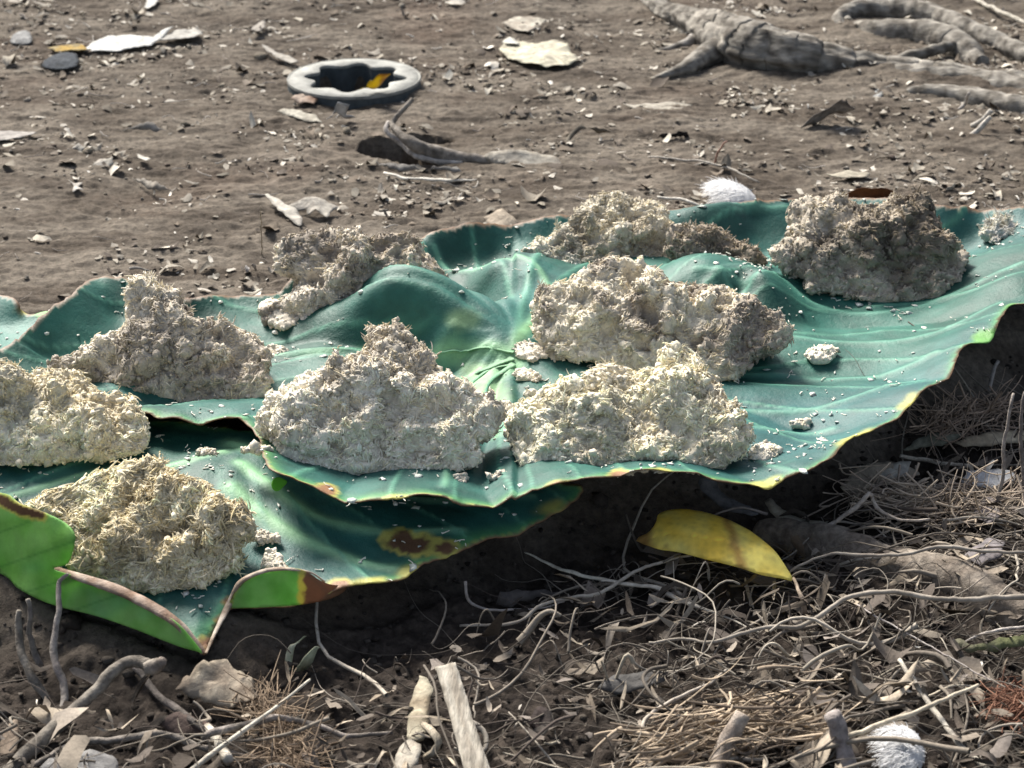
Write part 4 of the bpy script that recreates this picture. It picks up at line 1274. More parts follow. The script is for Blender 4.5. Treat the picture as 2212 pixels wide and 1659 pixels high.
slat('wood_strip', 'flat weathered pale wooden strip standing out of the litter at the bottom centre', (963, 1440), (1035, 1680), .0145, .0165, .004, (.40, .37, .31), (.20, .175, .14), (.045, .03))
scrap('dry_stalk_piece', 'cream blotched dried stalk piece left of the wooden strip', 'stalk', [(905, 1462, .03), (925, 1468, .03), (935, 1490, .028), (925, 1530, .024), (930, 1560, .02), (918, 1600, .016), (900, 1605, .014), (876, 1600, .012), (880, 1560, .018), (886, 1520, .022), (900, 1490, .026)], (.62, .56, .42), (.34, .27, .18), ctrl=[(905, 1540, .028)], m=M_dry, rumple=.003, thick=.002)
scrap('dry_stalk_piece', 'cream lump of dried stalk at the bottom border, left of the wooden strip', 'stalk', [(862, 1620, .02), (890, 1600, .026), (910, 1612, .024), (905, 1650, .018), (880, 1680, .012), (845, 1670, .01)], (.62, .57, .48), (.42, .36, .28), m=M_dry, rumple=.004, thick=.002)
stick('hooked_root', 'little pale hooked root piece right of the blotched stalk', 'root', [(915, 1565, .02), (935, 1585, .022), (945, 1600, .02), (938, 1625, .012), (920, 1640, .006)], [.0026, .003, .0022], TN1, TN2, group=GT)
scrap('dry_leaf', 'grey weathered leaf at the bottom left border', D, [(85, 1665, .012), (110, 1640, .02), (160, 1628, .024), (220, 1626, .022), (262, 1650, .012), (250, 1690, .004), (120, 1700, .004)], (.42, .41, .39), (.3, .29, .28), group=G2)
scrap('dry_leaf', 'small crumpled brown leaf at the left border of the bottom', D, [(0, 1610, .006), (15, 1570, .02), (36, 1555, .024), (42, 1600, .012), (30, 1635, .004), (0, 1640, .002)], (.42, .34, .26), (.3, .23, .17), group=G2)
scrap('dry_leaf', 'dark reddish shrivelled leaf right of the thick twig', D, [(345, 1575, .008), (380, 1545, .022), (420, 1555, .016), (470, 1580, .01), (440, 1600, .004), (385, 1605, .003)], (.17, .12, .10), (.12, .085, .07), group=G2, rumple=.006)

# long stalks on the right of the leaf shadow
stick('stalk', 'long tapering pale stalk pointing left on the dark soil under the leaf edge', 'stalk', [(1132, 1194, .012), (1180, 1216, .016), (1240, 1240, .018), (1300, 1254, .018), (1370, 1264, .018)], [0.0007, 0.00187, 0.00234, 0.00234, 0.00175], (.56, .52, .42), (.46, .42, .33), m=M_dry, oval=.5)
stick('stalk', 'flat frayed pale stalk continuing rightwards below the yellow leaf', 'stalk', [(1300, 1252, .022), (1360, 1262, .022), (1420, 1270, .02), (1480, 1300, .016), (1560, 1330, .012), (1640, 1365, .01)], [0.00164, 0.00246, 0.00234, 0.00117, 0.00082], (.54, .5, .42), (.4, .36, .3), m=M_dry, oval=.6)
stick('root', 'long thin root rising to the right from the dark soil towards the yellow leaf', 'root', [(995, 1352, .006), (1060, 1350, .01), (1120, 1342, .014), (1170, 1310, .018), (1240, 1290, .02), (1300, 1280, .022), (1380, 1232, .026), (1460, 1205, .028), (1560, 1190, .026)], [0.00099, 0.00129, 0.00152, 0.00129, 0.00094], (.24, .21, .175), (.34, .31, .26), group=GT, m=M_root)
stick('root', 'small upturned hook of root on the dark soil', 'root', [(1006, 1258, .03), (1006, 1285, .02), (1024, 1308, .01), (1060, 1318, .006), (1160, 1316, .004), (1220, 1300, .01)], [0.00129, 0.00117, 0.00094, 0.0007], (.28, .25, .22), (.36, .32, .29), group=GT, m=M_root)
scrap('dry_leaf', 'dull grey leaf fragment beside the upturned root hook', D, [(1070, 1312, .002), (1080, 1285, .014), (1130, 1280, .016), (1180, 1278, .012), (1215, 1285, .008), (1160, 1296, .006), (1110, 1312, .004)], (.19, .17, .155), (.13, .115, .105), group=G2)
scrap('dry_leaf', 'limp grey strip hanging from the front edge of the large leaf', D, [(1508, 1045, .080), (1515, 1025, .088), (1530, 1022, .090), (1545, 1035, .085), (1550, 1058, .072), (1580, 1080, .060), (1620, 1095, .052), (1640, 1112, .044), (1610, 1115, .040), (1580, 1108, .042), (1545, 1090, .052), (1515, 1065, .068)], (.20, .20, .205), (.13, .13, .135), group=G2, rumple=.002)
scrap('dry_leaf', 'bright ragged strip of straw-coloured bark right of the hanging grey strip', D, [(1650, 1085, .02), (1665, 1080, .024), (1690, 1105, .02), (1730, 1125, .016), (1790, 1130, .014), (1780, 1142, .008), (1720, 1142, .008), (1685, 1130, .01), (1660, 1108, .014)], (.60, .55, .44), (.44, .39, .3), group=G2)
scrap('dry_leaf', 'papery brown leaf tangled with roots under the right leaf edge', D, [(1815, 1060, .02), (1850, 1015, .036), (1900, 1000, .042), (1960, 1005, .04), (1990, 1030, .032), (1940, 1045, .024), (1880, 1060, .02), (1830, 1075, .014)], (.40, .34, .26), (.28, .23, .17), group=G2, veins=.014)
scrap('dry_leaf', 'bright white curled leaf tip at the right of the papery brown leaf', D, [(1885, 1030, .03), (1915, 1010, .04), (1950, 998, .05), (1970, 1000, .05), (1958, 1030, .04), (1930, 1040, .034)], (.66, .62, .54), (.54, .5, .42), group=G2)
scrap('dry_leaf', 'netted fibrous brown leaf below the papery ones', D, [(1890, 1085, .02), (1930, 1065, .03), (2000, 1058, .034), (2040, 1075, .028), (2010, 1105, .018), (1950, 1115, .014), (1905, 1105, .014)], (.46, .42, .34), (.32, .28, .22), group=G2, veins=.008)
scrap('dry_leaf', 'shiny white scrap near the upright twigs at the right', D, [(2075, 1045, .02), (2090, 1020, .03), (2140, 1015, .036), (2185, 1020, .034), (2195, 1040, .026), (2150, 1058, .018), (2100, 1055, .016)], (.66, .67, .68), (.5, .5, .5), group=G2)
scrap('dry_leaf', 'long straw-yellow husk blade at the right border', D, [(2060, 960, .024), (2090, 945, .03), (2150, 935, .034), (2240, 928, .034), (2240, 955, .02), (2150, 965, .018), (2090, 968, .018)], (.58, .50, .36), (.44, .36, .25), group=G2)
scrap('dry_leaf', 'slim grey-green leaf reaching out of the shadow below the right leaf edge', D, [(1950, 975, .014), (1985, 950, .02), (2030, 940, .024), (2090, 938, .026), (2060, 955, .018), (2000, 972, .012)], (.28, .28, .21), (.2, .2, .15), group=G2)
scrap('dry_leaf', 'dull greyish lilac leaf among the right roots, upper one', D, [(2080, 1210, .016), (2100, 1185, .024), (2140, 1165, .03), (2170, 1172, .028), (2165, 1205, .018), (2120, 1225, .01)], (.30, .27, .27), (.22, .195, .195), group=G2)
scrap('dry_leaf', 'lilac-grey curled leaf above the upright twig base at the right', D, [(2100, 1115, .02), (2125, 1075, .04), (2150, 1080, .038), (2160, 1120, .024), (2135, 1140, .016)], (.32, .28, .28), (.24, .21, .21), group=G2)
scrap('grass_blade', 'narrow half-green leaf blade at the right border', 'leaf', [(2055, 1395, .02), (2070, 1388, .024), (2110, 1398, .024), (2212, 1370, .03), (2240, 1370, .03), (2240, 1392, .02), (2150, 1410, .014), (2090, 1412, .014)], (.24, .26, .12), (.28, .26, .18))
scrap('dry_leaf', 'small tan shell-shaped husk piece above the crossed stalks', D, [(1948, 1460, .02), (1975, 1440, .028), (2010, 1428, .03), (2025, 1434, .028), (2000, 1455, .018), (1965, 1468, .014)], (.56, .48, .38), (.42, .34, .26), group=G2)
scrap('dry_leaf', 'white broken leaf chip below the reddish husk bundle', D, [(1715, 1620, .016), (1745, 1600, .024), (1775, 1580, .03), (1790, 1590, .026), (1765, 1615, .018), (1745, 1638, .01), (1725, 1640, .01)], (.62, .58, .5), (.52, .47, .4), group=G2)
scrap('dry_leaf', 'tan leaf lying beneath the long crossing stalk', D, [(1850, 1600, .012), (1890, 1580, .02), (1950, 1560, .024), (1985, 1568, .02), (1960, 1600, .012), (1900, 1618, .006)], (.36, .31, .25), (.26, .22, .17), group=G2, veins=.012)
scrap('dry_leaf', 'dark grey leaf in the litter below the yellow leaf', D, [(1290, 1490, .012), (1330, 1460, .022), (1400, 1455, .024), (1440, 1470, .02), (1400, 1492, .012), (1330, 1505, .008)], (.15, .145, .14), (.10, .095, .09), group=G2)
scrap('dry_leaf', 'black-brown upright leaf shard right of the wooden strip', D, [(1140, 1560, .01), (1165, 1528, .03), (1190, 1540, .03), (1195, 1575, .012), (1165, 1590, .004)], (.07, .05, .045), (.05, .04, .035), group=G2)

stick('twig', 'stout dark twig stub leaning right at the bottom, left of the forked one', 'twig', [(1535, 1680, .01), (1560, 1625, .02), (1585, 1575, .034), (1605, 1540, .044)], [0.0065, 0.0062, 0.006, 0.0055], (.26, .21, .17), (.36, .31, .26), group=GT, bumpy=.2)
stick('twig', 'stout grey-brown twig stub standing at the bottom, with a frayed top', 'twig', [(1845, 1690, .008), (1825, 1630, .02), (1812, 1580, .034), (1800, 1545, .046)], [0.0065, 0.0065, 0.006, 0.0065], (.22, .19, .18), (.3, .27, .25), group=GT, bumpy=.25)
stick('stalk', 'long pale stalk rising to the right across the lower right corner', 'stalk', [(1815, 1595, .02), (1860, 1582, .024), (1930, 1556, .028), (2010, 1525, .032), (2070, 1498, .034), (2115, 1480, .036)], [0.00205, 0.00199, 0.00175, 0.00152, 0.00129], (.55, .49, .38), (.44, .38, .29), group=GT, m=M_dry)
stick('stalk', 'long bone-coloured stick slanting down to the right, crossing the pale stalk', 'stalk', [(1942, 1425, .03), (1975, 1475, .026), (2005, 1520, .024), (2050, 1580, .02), (2100, 1630, .016), (2150, 1680, .012)], [0.00164, 0.00199, 0.00199, 0.00175], (.52, .48, .4), (.4, .36, .3), group=GT, m=M_dry)
stick('root', 'curved tan root sweeping in a wide arc at the bottom, below the yellow leaf', 'root', [(1570, 1450, .02), (1500, 1490, .02), (1420, 1530, .02), (1388, 1560, .02), (1400, 1590, .018), (1470, 1620, .016), (1560, 1640, .014), (1650, 1640, .012)], [0.00082, 0.00129, 0.00152, 0.00152, 0.00117], (.42, .37, .31), (.34, .3, .25), group=GT, m=M_root)
stick('root', 'longest sinuous root winding across the right half below the yellow leaf', 'root', [(1400, 1390, .016), (1480, 1382, .018), (1540, 1388, .02), (1600, 1370, .024), (1660, 1358, .026), (1740, 1350, .026), (1800, 1310, .032), (1850, 1285, .036), (1920, 1278, .038), (2000, 1290, .036), (2100, 1295, .034), (2240, 1285, .034)], [0.00105, 0.0014, 0.00175, 0.00199, 0.00211, 0.00211], (.19, .165, .135), (.30, .265, .22), group=GT, m=M_root)
stick('root', 'branching root above the sinuous one, running from the yellow leaf to the right', 'root', [(1700, 1240, .02), (1740, 1215, .028), (1800, 1195, .032), (1880, 1200, .032), (1960, 1195, .034), (2040, 1180, .038), (2130, 1190, .036), (2230, 1195, .036)], [0.00082, 0.00129, 0.00152, 0.00152, 0.00117], (.18, .155, .13), (.28, .25, .21), group=GT, m=M_root)
stick('root', 'straight taut thin root running down to the red fibre at the right', 'root', [(1850, 1305, .02), (1920, 1345, .022), (1990, 1385, .022), (2070, 1430, .022), (2150, 1475, .022)], [0.0007, 0.0007, 0.00059], (.30, .26, .24), (.36, .33, .3), group=GT, m=M_root)
stick('root', 'dark root arching left from the straw-coloured bark strip', 'root', [(1660, 1110, .02), (1600, 1098, .028), (1560, 1105, .026), (1520, 1130, .016)], [0.00129, 0.00105, 0.00059], (.16, .14, .13), (.24, .21, .19), group=GT, m=M_root)
stick('root', 'pale angular root with a broken white end at the upper right litter', 'root', [(1780, 1140, .02), (1830, 1110, .03), (1865, 1080, .04), (1880, 1065, .044), (1890, 1090, .034), (1940, 1120, .03), (2010, 1122, .028)], [0.00175, 0.00211, 0.00175, 0.00117, 0.00094], (.38, .33, .28), (.30, .26, .22), group=GT)
stick('root', 'pale thin curved stick pointing left at the right border', 'root', [(2085, 1385, .016), (2120, 1370, .022), (2170, 1358, .026), (2240, 1352, .028)], [0.0007, 0.00129, 0.00129], (.46, .42, .38), (.38, .34, .3), group=GT)
stick('twig', 'tall upright twig with a forked top near the right border', 'twig', [(2140, 1120, .002), (2163, 1060, .03), (2168, 1000, .055), (2170, 940, .08), (2182, 880, .105), (2188, 850, .115)], [0.00199, 0.00175, 0.00164, 0.00152, 0.00129], (.20, .17, .15), (.28, .25, .22), group=GT)
stick('twig', 'slender dark twig at the very right border', 'twig', [(2215, 1100, .01), (2208, 1000, .05), (2205, 900, .09), (2215, 850, .11)], [0.00175, 0.00164, 0.0014], (.14, .12, .11), (.2, .18, .16), group=GT)
stick('twig', 'short grey stub in the dark hollow under the right leaf edge', 'twig', [(2135, 845, .02), (2143, 820, .03), (2152, 790, .04), (2158, 780, .044)], [0.00187, 0.00205, 0.00175], (.26, .24, .22), (.34, .32, .3), group=GT)
stick('twig', 'pale stick lying flat below the slim grey-green leaf', 'twig', [(1945, 985, .012), (1990, 992, .014), (2040, 1000, .014), (2095, 1008, .014)], [0.00175, 0.00199, 0.00175], (.4, .36, .29), (.32, .28, .23), group=GT)
# buried grey roots/ridges on the right
for lab, pts, r in (('broad half-buried grey root behind the yellow leaf tip', [(1640, 1150, -.004), (1720, 1165, 0), (1800, 1185, .002), (1880, 1215, 0), (1950, 1235, -.004), (2010, 1270, -.008)], [.010, .016, .019, .019, .014, .008]),
                    ('half-buried brown root right of the sinuous root, with a dark hollow below it', [(1860, 1235, -.004), (1930, 1225, .004), (2010, 1240, .004), (2080, 1265, .002), (2150, 1310, 0), (2230, 1340, 0)], [.008, .014, .017, .018, .018, .018])):
    stick('buried_root', lab, 'root', pts, r, (.14, .115, .092), (.25, .215, .175), sides=24, bumpy=.35, rn=.25, group='half-buried roots')

# ------------------------------------------------------------------ big tree roots at the back right
GR = 'surface roots of a tree at the back'
RC1, RC2 = (.075, .066, .055), (.25, .232, .20)
tr = thing('tree_root', W(1700, 130), 'thick weathered grey tree root humped above the soil at the upper right', 'root', GR)
obj('root_body', stick_mesh([(1380, -20, .004), (1430, 22, .008), (1490, 48, .010), (1560, 80, .014), (1620, 104, .018), (1700, 122, .018), (1780, 132, .014), (1850, 142, .010), (1930, 150, .006), (2030, 160, .004), (2240, 185, .002)], [.012, .014, .016, .024, .034, .036, .032, .022, .016, .013, .012], RC1, RC2, sides=48, bumpy=.5, wob=.006, rn=.3), M_tree, tr)
obj('side_root', stick_mesh([(1580, 100, .012), (1530, 118, .010), (1490, 142, .006), (1450, 160, .002), (1400, 176, -.004)], [.024, .020, .014, .008, .003], RC1, RC2, sides=24, bumpy=.3, wob=.003), M_tree, tr)
obj('side_root', stick_mesh([(1520, 60, .010), (1500, 85, .006), (1470, 100, .002), (1420, 108, -.002)], [.014, .012, .007, .003], RC1, (.32, .3, .27), sides=20, bumpy=.3, wob=.003), M_tree, tr)
for lab, pts, r in (('grey looping root behind the thick one, near the top right corner', [(1820, 62, 0), (1812, 40, .008), (1850, 22, .012), (1930, 22, .012), (2010, 36, .012), (2080, 62, .012), (2150, 90, .010), (2240, 130, .008)], [.008, .014, .018, .020, .018, .016, .014, .014]),
                    ('low ridge of root inside the loop at the top right', [(1830, 60, -.004), (1900, 70, .004), (1990, 78, .006), (2060, 100, .004), (2120, 140, .0)], [.008, .020, .028, .024, .012]),
                    ('flat pale root running to the right border below the thick one', [(1850, 168, 0), (1930, 162, .006), (2020, 170, .006), (2110, 178, .004), (2240, 205, .004)], [.006, .014, .018, .018, .018]),
                    ('narrow light root joining the loop from the thick root', [(1900, 140, .006), (1970, 122, .014), (2020, 108, .016), (2070, 92, .016)], [.006, .008, .008, .006]),
                    ('lowest root ridge at the right border of the back soil', [(1920, 215, -.004), (1990, 205, .002), (2080, 212, .004), (2160, 228, .004), (2240, 240, .004)], [.005, .012, .016, .018, .018])):
    stick('tree_root', lab, 'root', pts, r, RC1, RC2, sides=24, bumpy=.3, rn=.25, wob=.004, group=GR, m=M_tree)

# dead forked root over the holes
dr = thing('dead_root', W(900, 320), 'forked grey dead root arching over the black holes', 'root')
obj('main_root', stick_mesh([(890, 214, .060), (876, 232, .052), (858, 252, .042), (846, 268, .034), (862, 288, .030), (890, 310, .024), (925, 326, .014), (970, 336, .008), (1030, 345, .004), (1080, 352, 0)], [.0028, .0032, .0036, .0050, .0070, .0085, .0090, .008, .006, .004], (.10, .088, .075), (.24, .215, .185), sides=16, bumpy=.25), M_bark, dr)
obj('side_root', stick_mesh([(838, 262, .036), (834, 278, .030), (846, 296, .022), (868, 310, .016), (884, 326, .012), (905, 340, .008), (940, 348, .004), (1000, 352, .002)], [.0028, .0034, .0038, .0036, .004, .003, .0022], (.40, .37, .34), (.30, .27, .24), sides=12, bumpy=.2), M_bark, dr)
stick('twig', 'pale flat splinter lying below the black holes', 'twig', [(830, 372, .006), (870, 384, .006), (930, 388, .006), (1000, 390, .006), (1030, 388, .005)], [.0018, .0024, .003, .0028, .001], (.62, .59, .52), (.48, .45, .39), m=M_dry, oval=.6)
scrap('bark_strip', 'grey strip of bark under the fork of the dead root', 'bark', [(800, 352, .003), (850, 356, .006), (920, 362, .008), (990, 362, .006), (1000, 372, .002), (930, 376, 0), (860, 370, .001)], (.36, .34, .31), (.26, .24, .22))
stick('twig', 'fine stem standing upright in front of the torn dry leaf', 'twig', [(566, 548, 0), (565, 510, .035), (564, 470, .070), (563, 446, .09)], [.0007, .0006, .0005], (.3, .26, .2), (.36, .32, .26), wob=.002)
stick('twig', 'upper of two short grey sticks leaning together at the right', 'twig', [(2100, 270, .004), (2120, 258, .014), (2140, 238, .028)], [.0035, .0035, .003], (.36, .34, .3), (.44, .41, .36))
stick('twig', 'lower of two short grey sticks leaning together at the right', 'twig', [(2096, 292, .002), (2118, 276, .012), (2140, 252, .026)], [.0035, .0035, .003], (.4, .37, .32), (.44, .41, .36))
stick('twig', 'thin bent stick near the right border, above the two leaning sticks', 'twig', [(2068, 238, .004), (2085, 222, .014), (2092, 205, .028), (2095, 198, .032)], [.002, .0022, .0016], (.34, .31, .28), (.4, .37, .33))
stick('twig', 'reddish little forked twig behind the white feather', 'twig', [(1545, 350, .002), (1552, 330, .018), (1562, 312, .034), (1570, 305, .04)], [.0014, .0012, .0009], (.34, .2, .16), (.3, .2, .16))
stick('twig', 'thin arched grey twig just left of the white feather', 'twig', [(1400, 340, .004), (1480, 345, .008), (1560, 358, .010), (1610, 380, .010), (1640, 396, .004)], [.001, .0014, .0014, .0009], (.32, .29, .25), (.38, .35, .3))
stick('straw', 'pale straw lying from the shaggy heap to the white feather', 'straw', [(1420, 425, .02), (1460, 428, .02), (1500, 440, .018), (1530, 448, .014)], [.0016, .002, .0014], (.56, .53, .47), (.46, .43, .37), m=M_dry)
stick('twig', 'long pale fibre stick at the top right corner', 'twig', [(2090, -10, .004), (2150, 20, .01), (2240, 60, .012)], [.003, .0032, .003], (.44, .41, .34), (.36, .33, .28))

# ------------------------------------------------------------------ feathers


def feather(label, cu, cv, lift, ru, rv, n, ang, seed, grey=.3, vane=True):
    rs = np.random.default_rng(seed)
    base = W(cu, cv, 0)
    pm = np.linalg.norm(base - CAM) * TH / 1106
    t = thing('feather', base, label, 'feather')
    L = ru * pm
    H = rv * pm
    ax = np.array([math.cos(ang), math.sin(ang) * .3, math.sin(ang)])
    # shaft
    s = np.linspace(-1, 1, 24)
    c = base + np.outer(s * L * .9, ax) + np.outer(1 - s ** 2, [0, 0, H * .45]) + [0, 0, lift * .6]
    V, q = tubes(c[None], np.interp(s, [-1, 1], [.0006, .0014])[None], 6, ref=np.array([[[0, 1.0, .1]]]))
    obj('shaft', mesh_of('shaft', V, [q], np.tile(C(.75, .74, .7), (len(V), 1))), M_feather, t)
    m = n
    kk = 9
    u = rs.uniform(-.95, .9, m)
    p0 = base + np.outer(u * L * .9, ax) + np.outer(1 - u ** 2, [0, 0, H * .72]) + [0, 0, lift]
    side = np.where(rs.random(m) < .5, 1, -1)
    dirn = np.column_stack([-.55 + .35 * rs.normal(size=m), side * rs.uniform(.2, 1.0, m) - .3, rs.uniform(-.9, .55, m)])
    dirn /= np.linalg.norm(dirn, axis=1)[:, None]
    aa_ = rs.uniform(0, math.pi, m)
    ww_ = np.sqrt(np.clip(1 - np.abs(u) ** 2.4, 0, 1))
    p0 = base + np.outer(u * L * .85, ax) + np.column_stack([np.zeros(m), -np.cos(aa_) * ww_ * H * 1.15, np.sin(aa_) * ww_ * H * .62 + lift * .6])
    dirn = np.column_stack([-.7 + .35 * rs.normal(size=m), -np.cos(aa_) * .5 + .25 * rs.normal(size=m), np.sin(aa_) * .25 + .2 * rs.normal(size=m)])
    dirn /= np.linalg.norm(dirn, axis=1)[:, None]
    Ln = H * rs.uniform(.12, .38, m) + .001
    st = np.linspace(0, 1, kk)
    PP = p0[:, None] + Ln[:, None, None] * st[None, :, None] * dirn[:, None] + np.array([-.25, 0, -.45])[None, None] * (Ln[:, None] * st[None] ** 2)[..., None] + rs.normal(size=(m, 1, 3)) * .25 * (Ln[:, None] * st[None] ** 2)[..., None]
    PP[..., 2] = np.maximum(PP[..., 2], base[2] + .001)
    rad = np.full((m, kk), .00035) * np.linspace(1.3, .3, kk)[None]
    global rng
    old = rng
    rng = rs
    V, q = tubes(PP, rad, 3)
    rng = old
    cc = np.repeat(mix(C(.92, .92, .92), C(.55, .58, .62), (rs.random(m) < grey) * 1.0 * (u > .1)), kk * 3, 0)
    obj('down', mesh_of('down', V, [q], cc), M_feather, t)
    if vane:
        out = []
        nU, nW = 30, 16
        for i in range(nU + 1):
            uu = -1 + 2 * i / nU
            ww = math.sqrt(max(1 - abs(uu) ** 2.4, 0))
            for j in range(nW + 1):
                a_ = math.pi * j / nW
                out.append(base + uu * L * ax * .88 + np.array([0, -math.cos(a_) * ww * H * 1.2, math.sin(a_) * ww * H * .66 + lift * .6]))
        V = np.array(out)
        V += .0015 * np.column_stack([fbm(V, 120, 2), fbm(V, 120, 2, off=4), fbm(V, 120, 2, off=8)])
        i0 = np.arange((nU + 1) * (nW + 1)).reshape(nU + 1, nW + 1)
        q = np.stack([i0[:-1, :-1], i0[1:, :-1], i0[1:, 1:], i0[:-1, 1:]], -1).reshape(-1, 4)
        st_ = np.sin((V @ ax) * 900 + V[:, 1] * 500)
        cc = np.clip(C(.9, .9, .9) * (1 + .08 * st_)[:, None], 0, .93)
        obj('vane', mesh_of('vane', V, [q], cc), M_feather, t, thick=.0004)


feather('fluffy white feather curled on the soil behind the large leaf', 1585, 438, .004, 62, 55, 1300, -.25, 5)
feather('tuft of white down at the bottom border, right of the twig stubs', 1945, 1672, .030, 50, 60, 2200, .1, 6, grey=.05, vane=True)

# ------------------------------------------------------------------ fibre tufts and husk bundle


def tuft(name, label, cat, pts, width, n, L, c1, c2, seed, rad=.0006, curl=.5, main=(1, 0, 0), spread=.5, lift=.012, oval=None):
    rs = np.random.default_rng(seed)
    a = np.array(pts, float)
    c = W(a[:, 0], a[:, 1], np.full(len(a), lift))
    c = resample(catmull(c, 6), .003) if len(c) > 1 else c
    k = rs.integers(0, len(c), n)
    kk = 9
    p0 = c[k] + rs.normal(size=(n, 3)) * [width, width, width * .4]
    d = np.array(main, float)[None] * np.where(rs.random(n) < .5, 1, -1)[:, None] + rs.normal(size=(n, 3)) * spread * [1, 1, .5]
    d /= np.linalg.norm(d, axis=1)[:, None]
    st = np.linspace(-.5, .5, kk)
    Ln = L * rs.uniform(.4, 1.3, n)
    PP = p0[:, None] + Ln[:, None, None] * st[None, :, None] * d[:, None] + rs.normal(size=(n, 1, 3)) * curl * (Ln[:, None] * (st[None] ** 2))[..., None] * [1, 1, .6]
    g = G0(PP[..., 0], PP[..., 1])
    PP[..., 2] = np.maximum(PP[..., 2], g + .001)
    global rng
    old = rng
    rng = rs
    V, q = tubes(PP, rad * rs.uniform(.4, 1.6, (n, 1)) * np.linspace(1.1, .5, kk)[None], 5, oval=oval)
    rng = old
    cc = np.repeat(mix(np.array(c1), np.array(c2), rs.random(n)), kk * 5, 0)
    return obj(name, mesh_of(name, V, [q], cc), M_root, label=label, cat=cat, loc=c.mean(0))


tuft('fibre_tuft', 'tuft of fine brown fibres at the bottom, left of the blotched stalk', 'fibres', [(560, 1500), (600, 1570), (640, 1650), (660, 1680)], .007, 300, .04, (.20, .145, .10), (.30, .23, .16), 1, main=(.25, -.9, .1), spread=.5, curl=1.6, rad=.0004)
tuft('husk_fibres', 'bundle of straw-coloured husk strips at the bottom right of centre', 'husk', [(1440, 1620), (1520, 1590), (1600, 1570), (1700, 1560), (1760, 1550)], .017, 260, .050, (.40, .32, .23), (.13, .10, .075), 2, main=(.95, .3, .05), spread=.36, rad=.0012, curl=.6, oval=.3, lift=.02)
tuft('fibre_tuft', 'rusty red fibre tuft at the right border', 'fibres', [(2170, 1510), (2210, 1525), (2260, 1540)], .009, 240, .035, (.15, .07, .045), (.24, .13, .085), 3, main=(.8, .3, .2), spread=.6, rad=.0004, lift=.02)
tuft('fibre_tuft', 'tangle of brown fibres under the papery leaves at the right', 'fibres', [(1860, 1075), (1950, 1080), (2060, 1090), (2150, 1075)], .016, 260, .05, (.40, .33, .25), (.26, .21, .17), 4, main=(1, .2, .1), spread=.8, rad=.0007, lift=.02, curl=1.0)
tuft('fibre_tuft', 'brown matted fibres in the dark gap by the right border', 'fibres', [(2010, 930), (2080, 900), (2160, 880)], .014, 160, .045, (.36, .27, .2), (.22, .17, .13), 5, main=(.6, .2, .5), spread=.7, rad=.0007, lift=.02, curl=1.0)

# ------------------------------------------------------------------ uncountable litter
allsurf = ground_full


def flakes(n, uvbox, size, tilt, pal, seed, keep=None, lift=.001, aspect=(.3, .8)):
    rs = np.random.default_rng(seed)
    # random places on the ground (a plan rectangle), kept where wanted
    x0, x1, y0, y1 = uvbox
    x = rs.uniform(x0, x1, n)
    y = rs.uniform(y0, y1, n)
    k = np.ones(n, bool) if keep is None else keep(x, y, rs)
    x, y = x[k], y[k]
    n = len(x)
    z, _ = allsurf(x, y)
    s = size[0] * np.exp(rs.normal(0, size[1], n))
    s = np.minimum(s, size[0] * (2.0 if size[0] > .006 else 4.5))
    m = 9
    an = np.arange(m) * 2 * math.pi / m + rs.uniform(-.25, .25, (n, m))
    rr = rs.uniform(.72, 1.12, (n, m))
    asp = rs.uniform(aspect[0], aspect[1], n)
    lx = np.cos(an) * rr * s[:, None]
    ly = np.sin(an) * rr * (s * asp)[:, None]
    lx = np.concatenate([np.zeros((n, 1)), lx], 1)
    ly = np.concatenate([np.zeros((n, 1)), ly], 1)
    cv = rs.normal(0, .45, n)
    lz = cv[:, None] * lx ** 2 / s[:, None] + rs.normal(0, .5, n)[:, None] * ly ** 2 / s[:, None] + rs.normal(0, .06, (n, m + 1)) * s[:, None]
    tx = rs.normal(0, tilt, n)
    ty = rs.normal(0, tilt, n)
    lz = lz + lx * tx[:, None] + ly * ty[:, None]
    a = rs.uniform(0, 6.28, n)
    X_ = lx * np.cos(a)[:, None] - ly * np.sin(a)[:, None] + x[:, None]
    Y_ = lx * np.sin(a)[:, None] + ly * np.cos(a)[:, None] + y[:, None]
    lz = lz - lz.min(1)[:, None] * .6
    Z_ = z[:, None] + lz + lift * rs.uniform(.3, 1.5, (n, 1))
    V = np.stack([X_, Y_, Z_], -1).reshape(-1, 3)
    i0 = (np.arange(n) * (m + 1))[:, None]
    j = np.arange(m)
    F = np.stack([np.broadcast_to(i0, (n, m)), i0 + 1 + j, i0 + 1 + (j + 1) % m], -1).reshape(-1, 3)
    pal = np.array(pal)
    c = pal[rs.integers(0, len(pal), n)] * rs.uniform(.75, 1.25, (n, 1))
    return V, F, np.repeat(np.clip(c, 0, .8), m + 1, 0)


def clods(n, box, size, pal, seed, keep=None):
    rs = np.random.default_rng(seed)
    x = rs.uniform(box[0], box[1], n)
    y = rs.uniform(box[2], box[3], n)
    k = np.ones(n, bool) if keep is None else keep(x, y, rs)
    x, y = x[k], y[k]
    n = len(x)
    z, _ = allsurf(x, y)
    s = np.minimum(size[0] * np.exp(rs.normal(0, size[1], n)), size[0] * 5)
    V = np.stack([x, y, z + s * .25], -1)[:, None] + s[:, None, None] * ICO1[None] * (1 + .22 * rs.normal(size=(n, len(ICO1), 1))) * (rs.uniform(.6, 1.4, (n, 1, 3)) * [1, 1, .65])
    F = (ICO1F[None] + (np.arange(n) * len(ICO1))[:, None, None]).reshape(-1, 3)
    pal = np.array(pal)
    c = pal[rs.integers(0, len(pal), n)] * rs.uniform(.75, 1.2, (n, 1))
    return V.reshape(-1, 3), F, np.repeat(c, len(ICO1), 0)


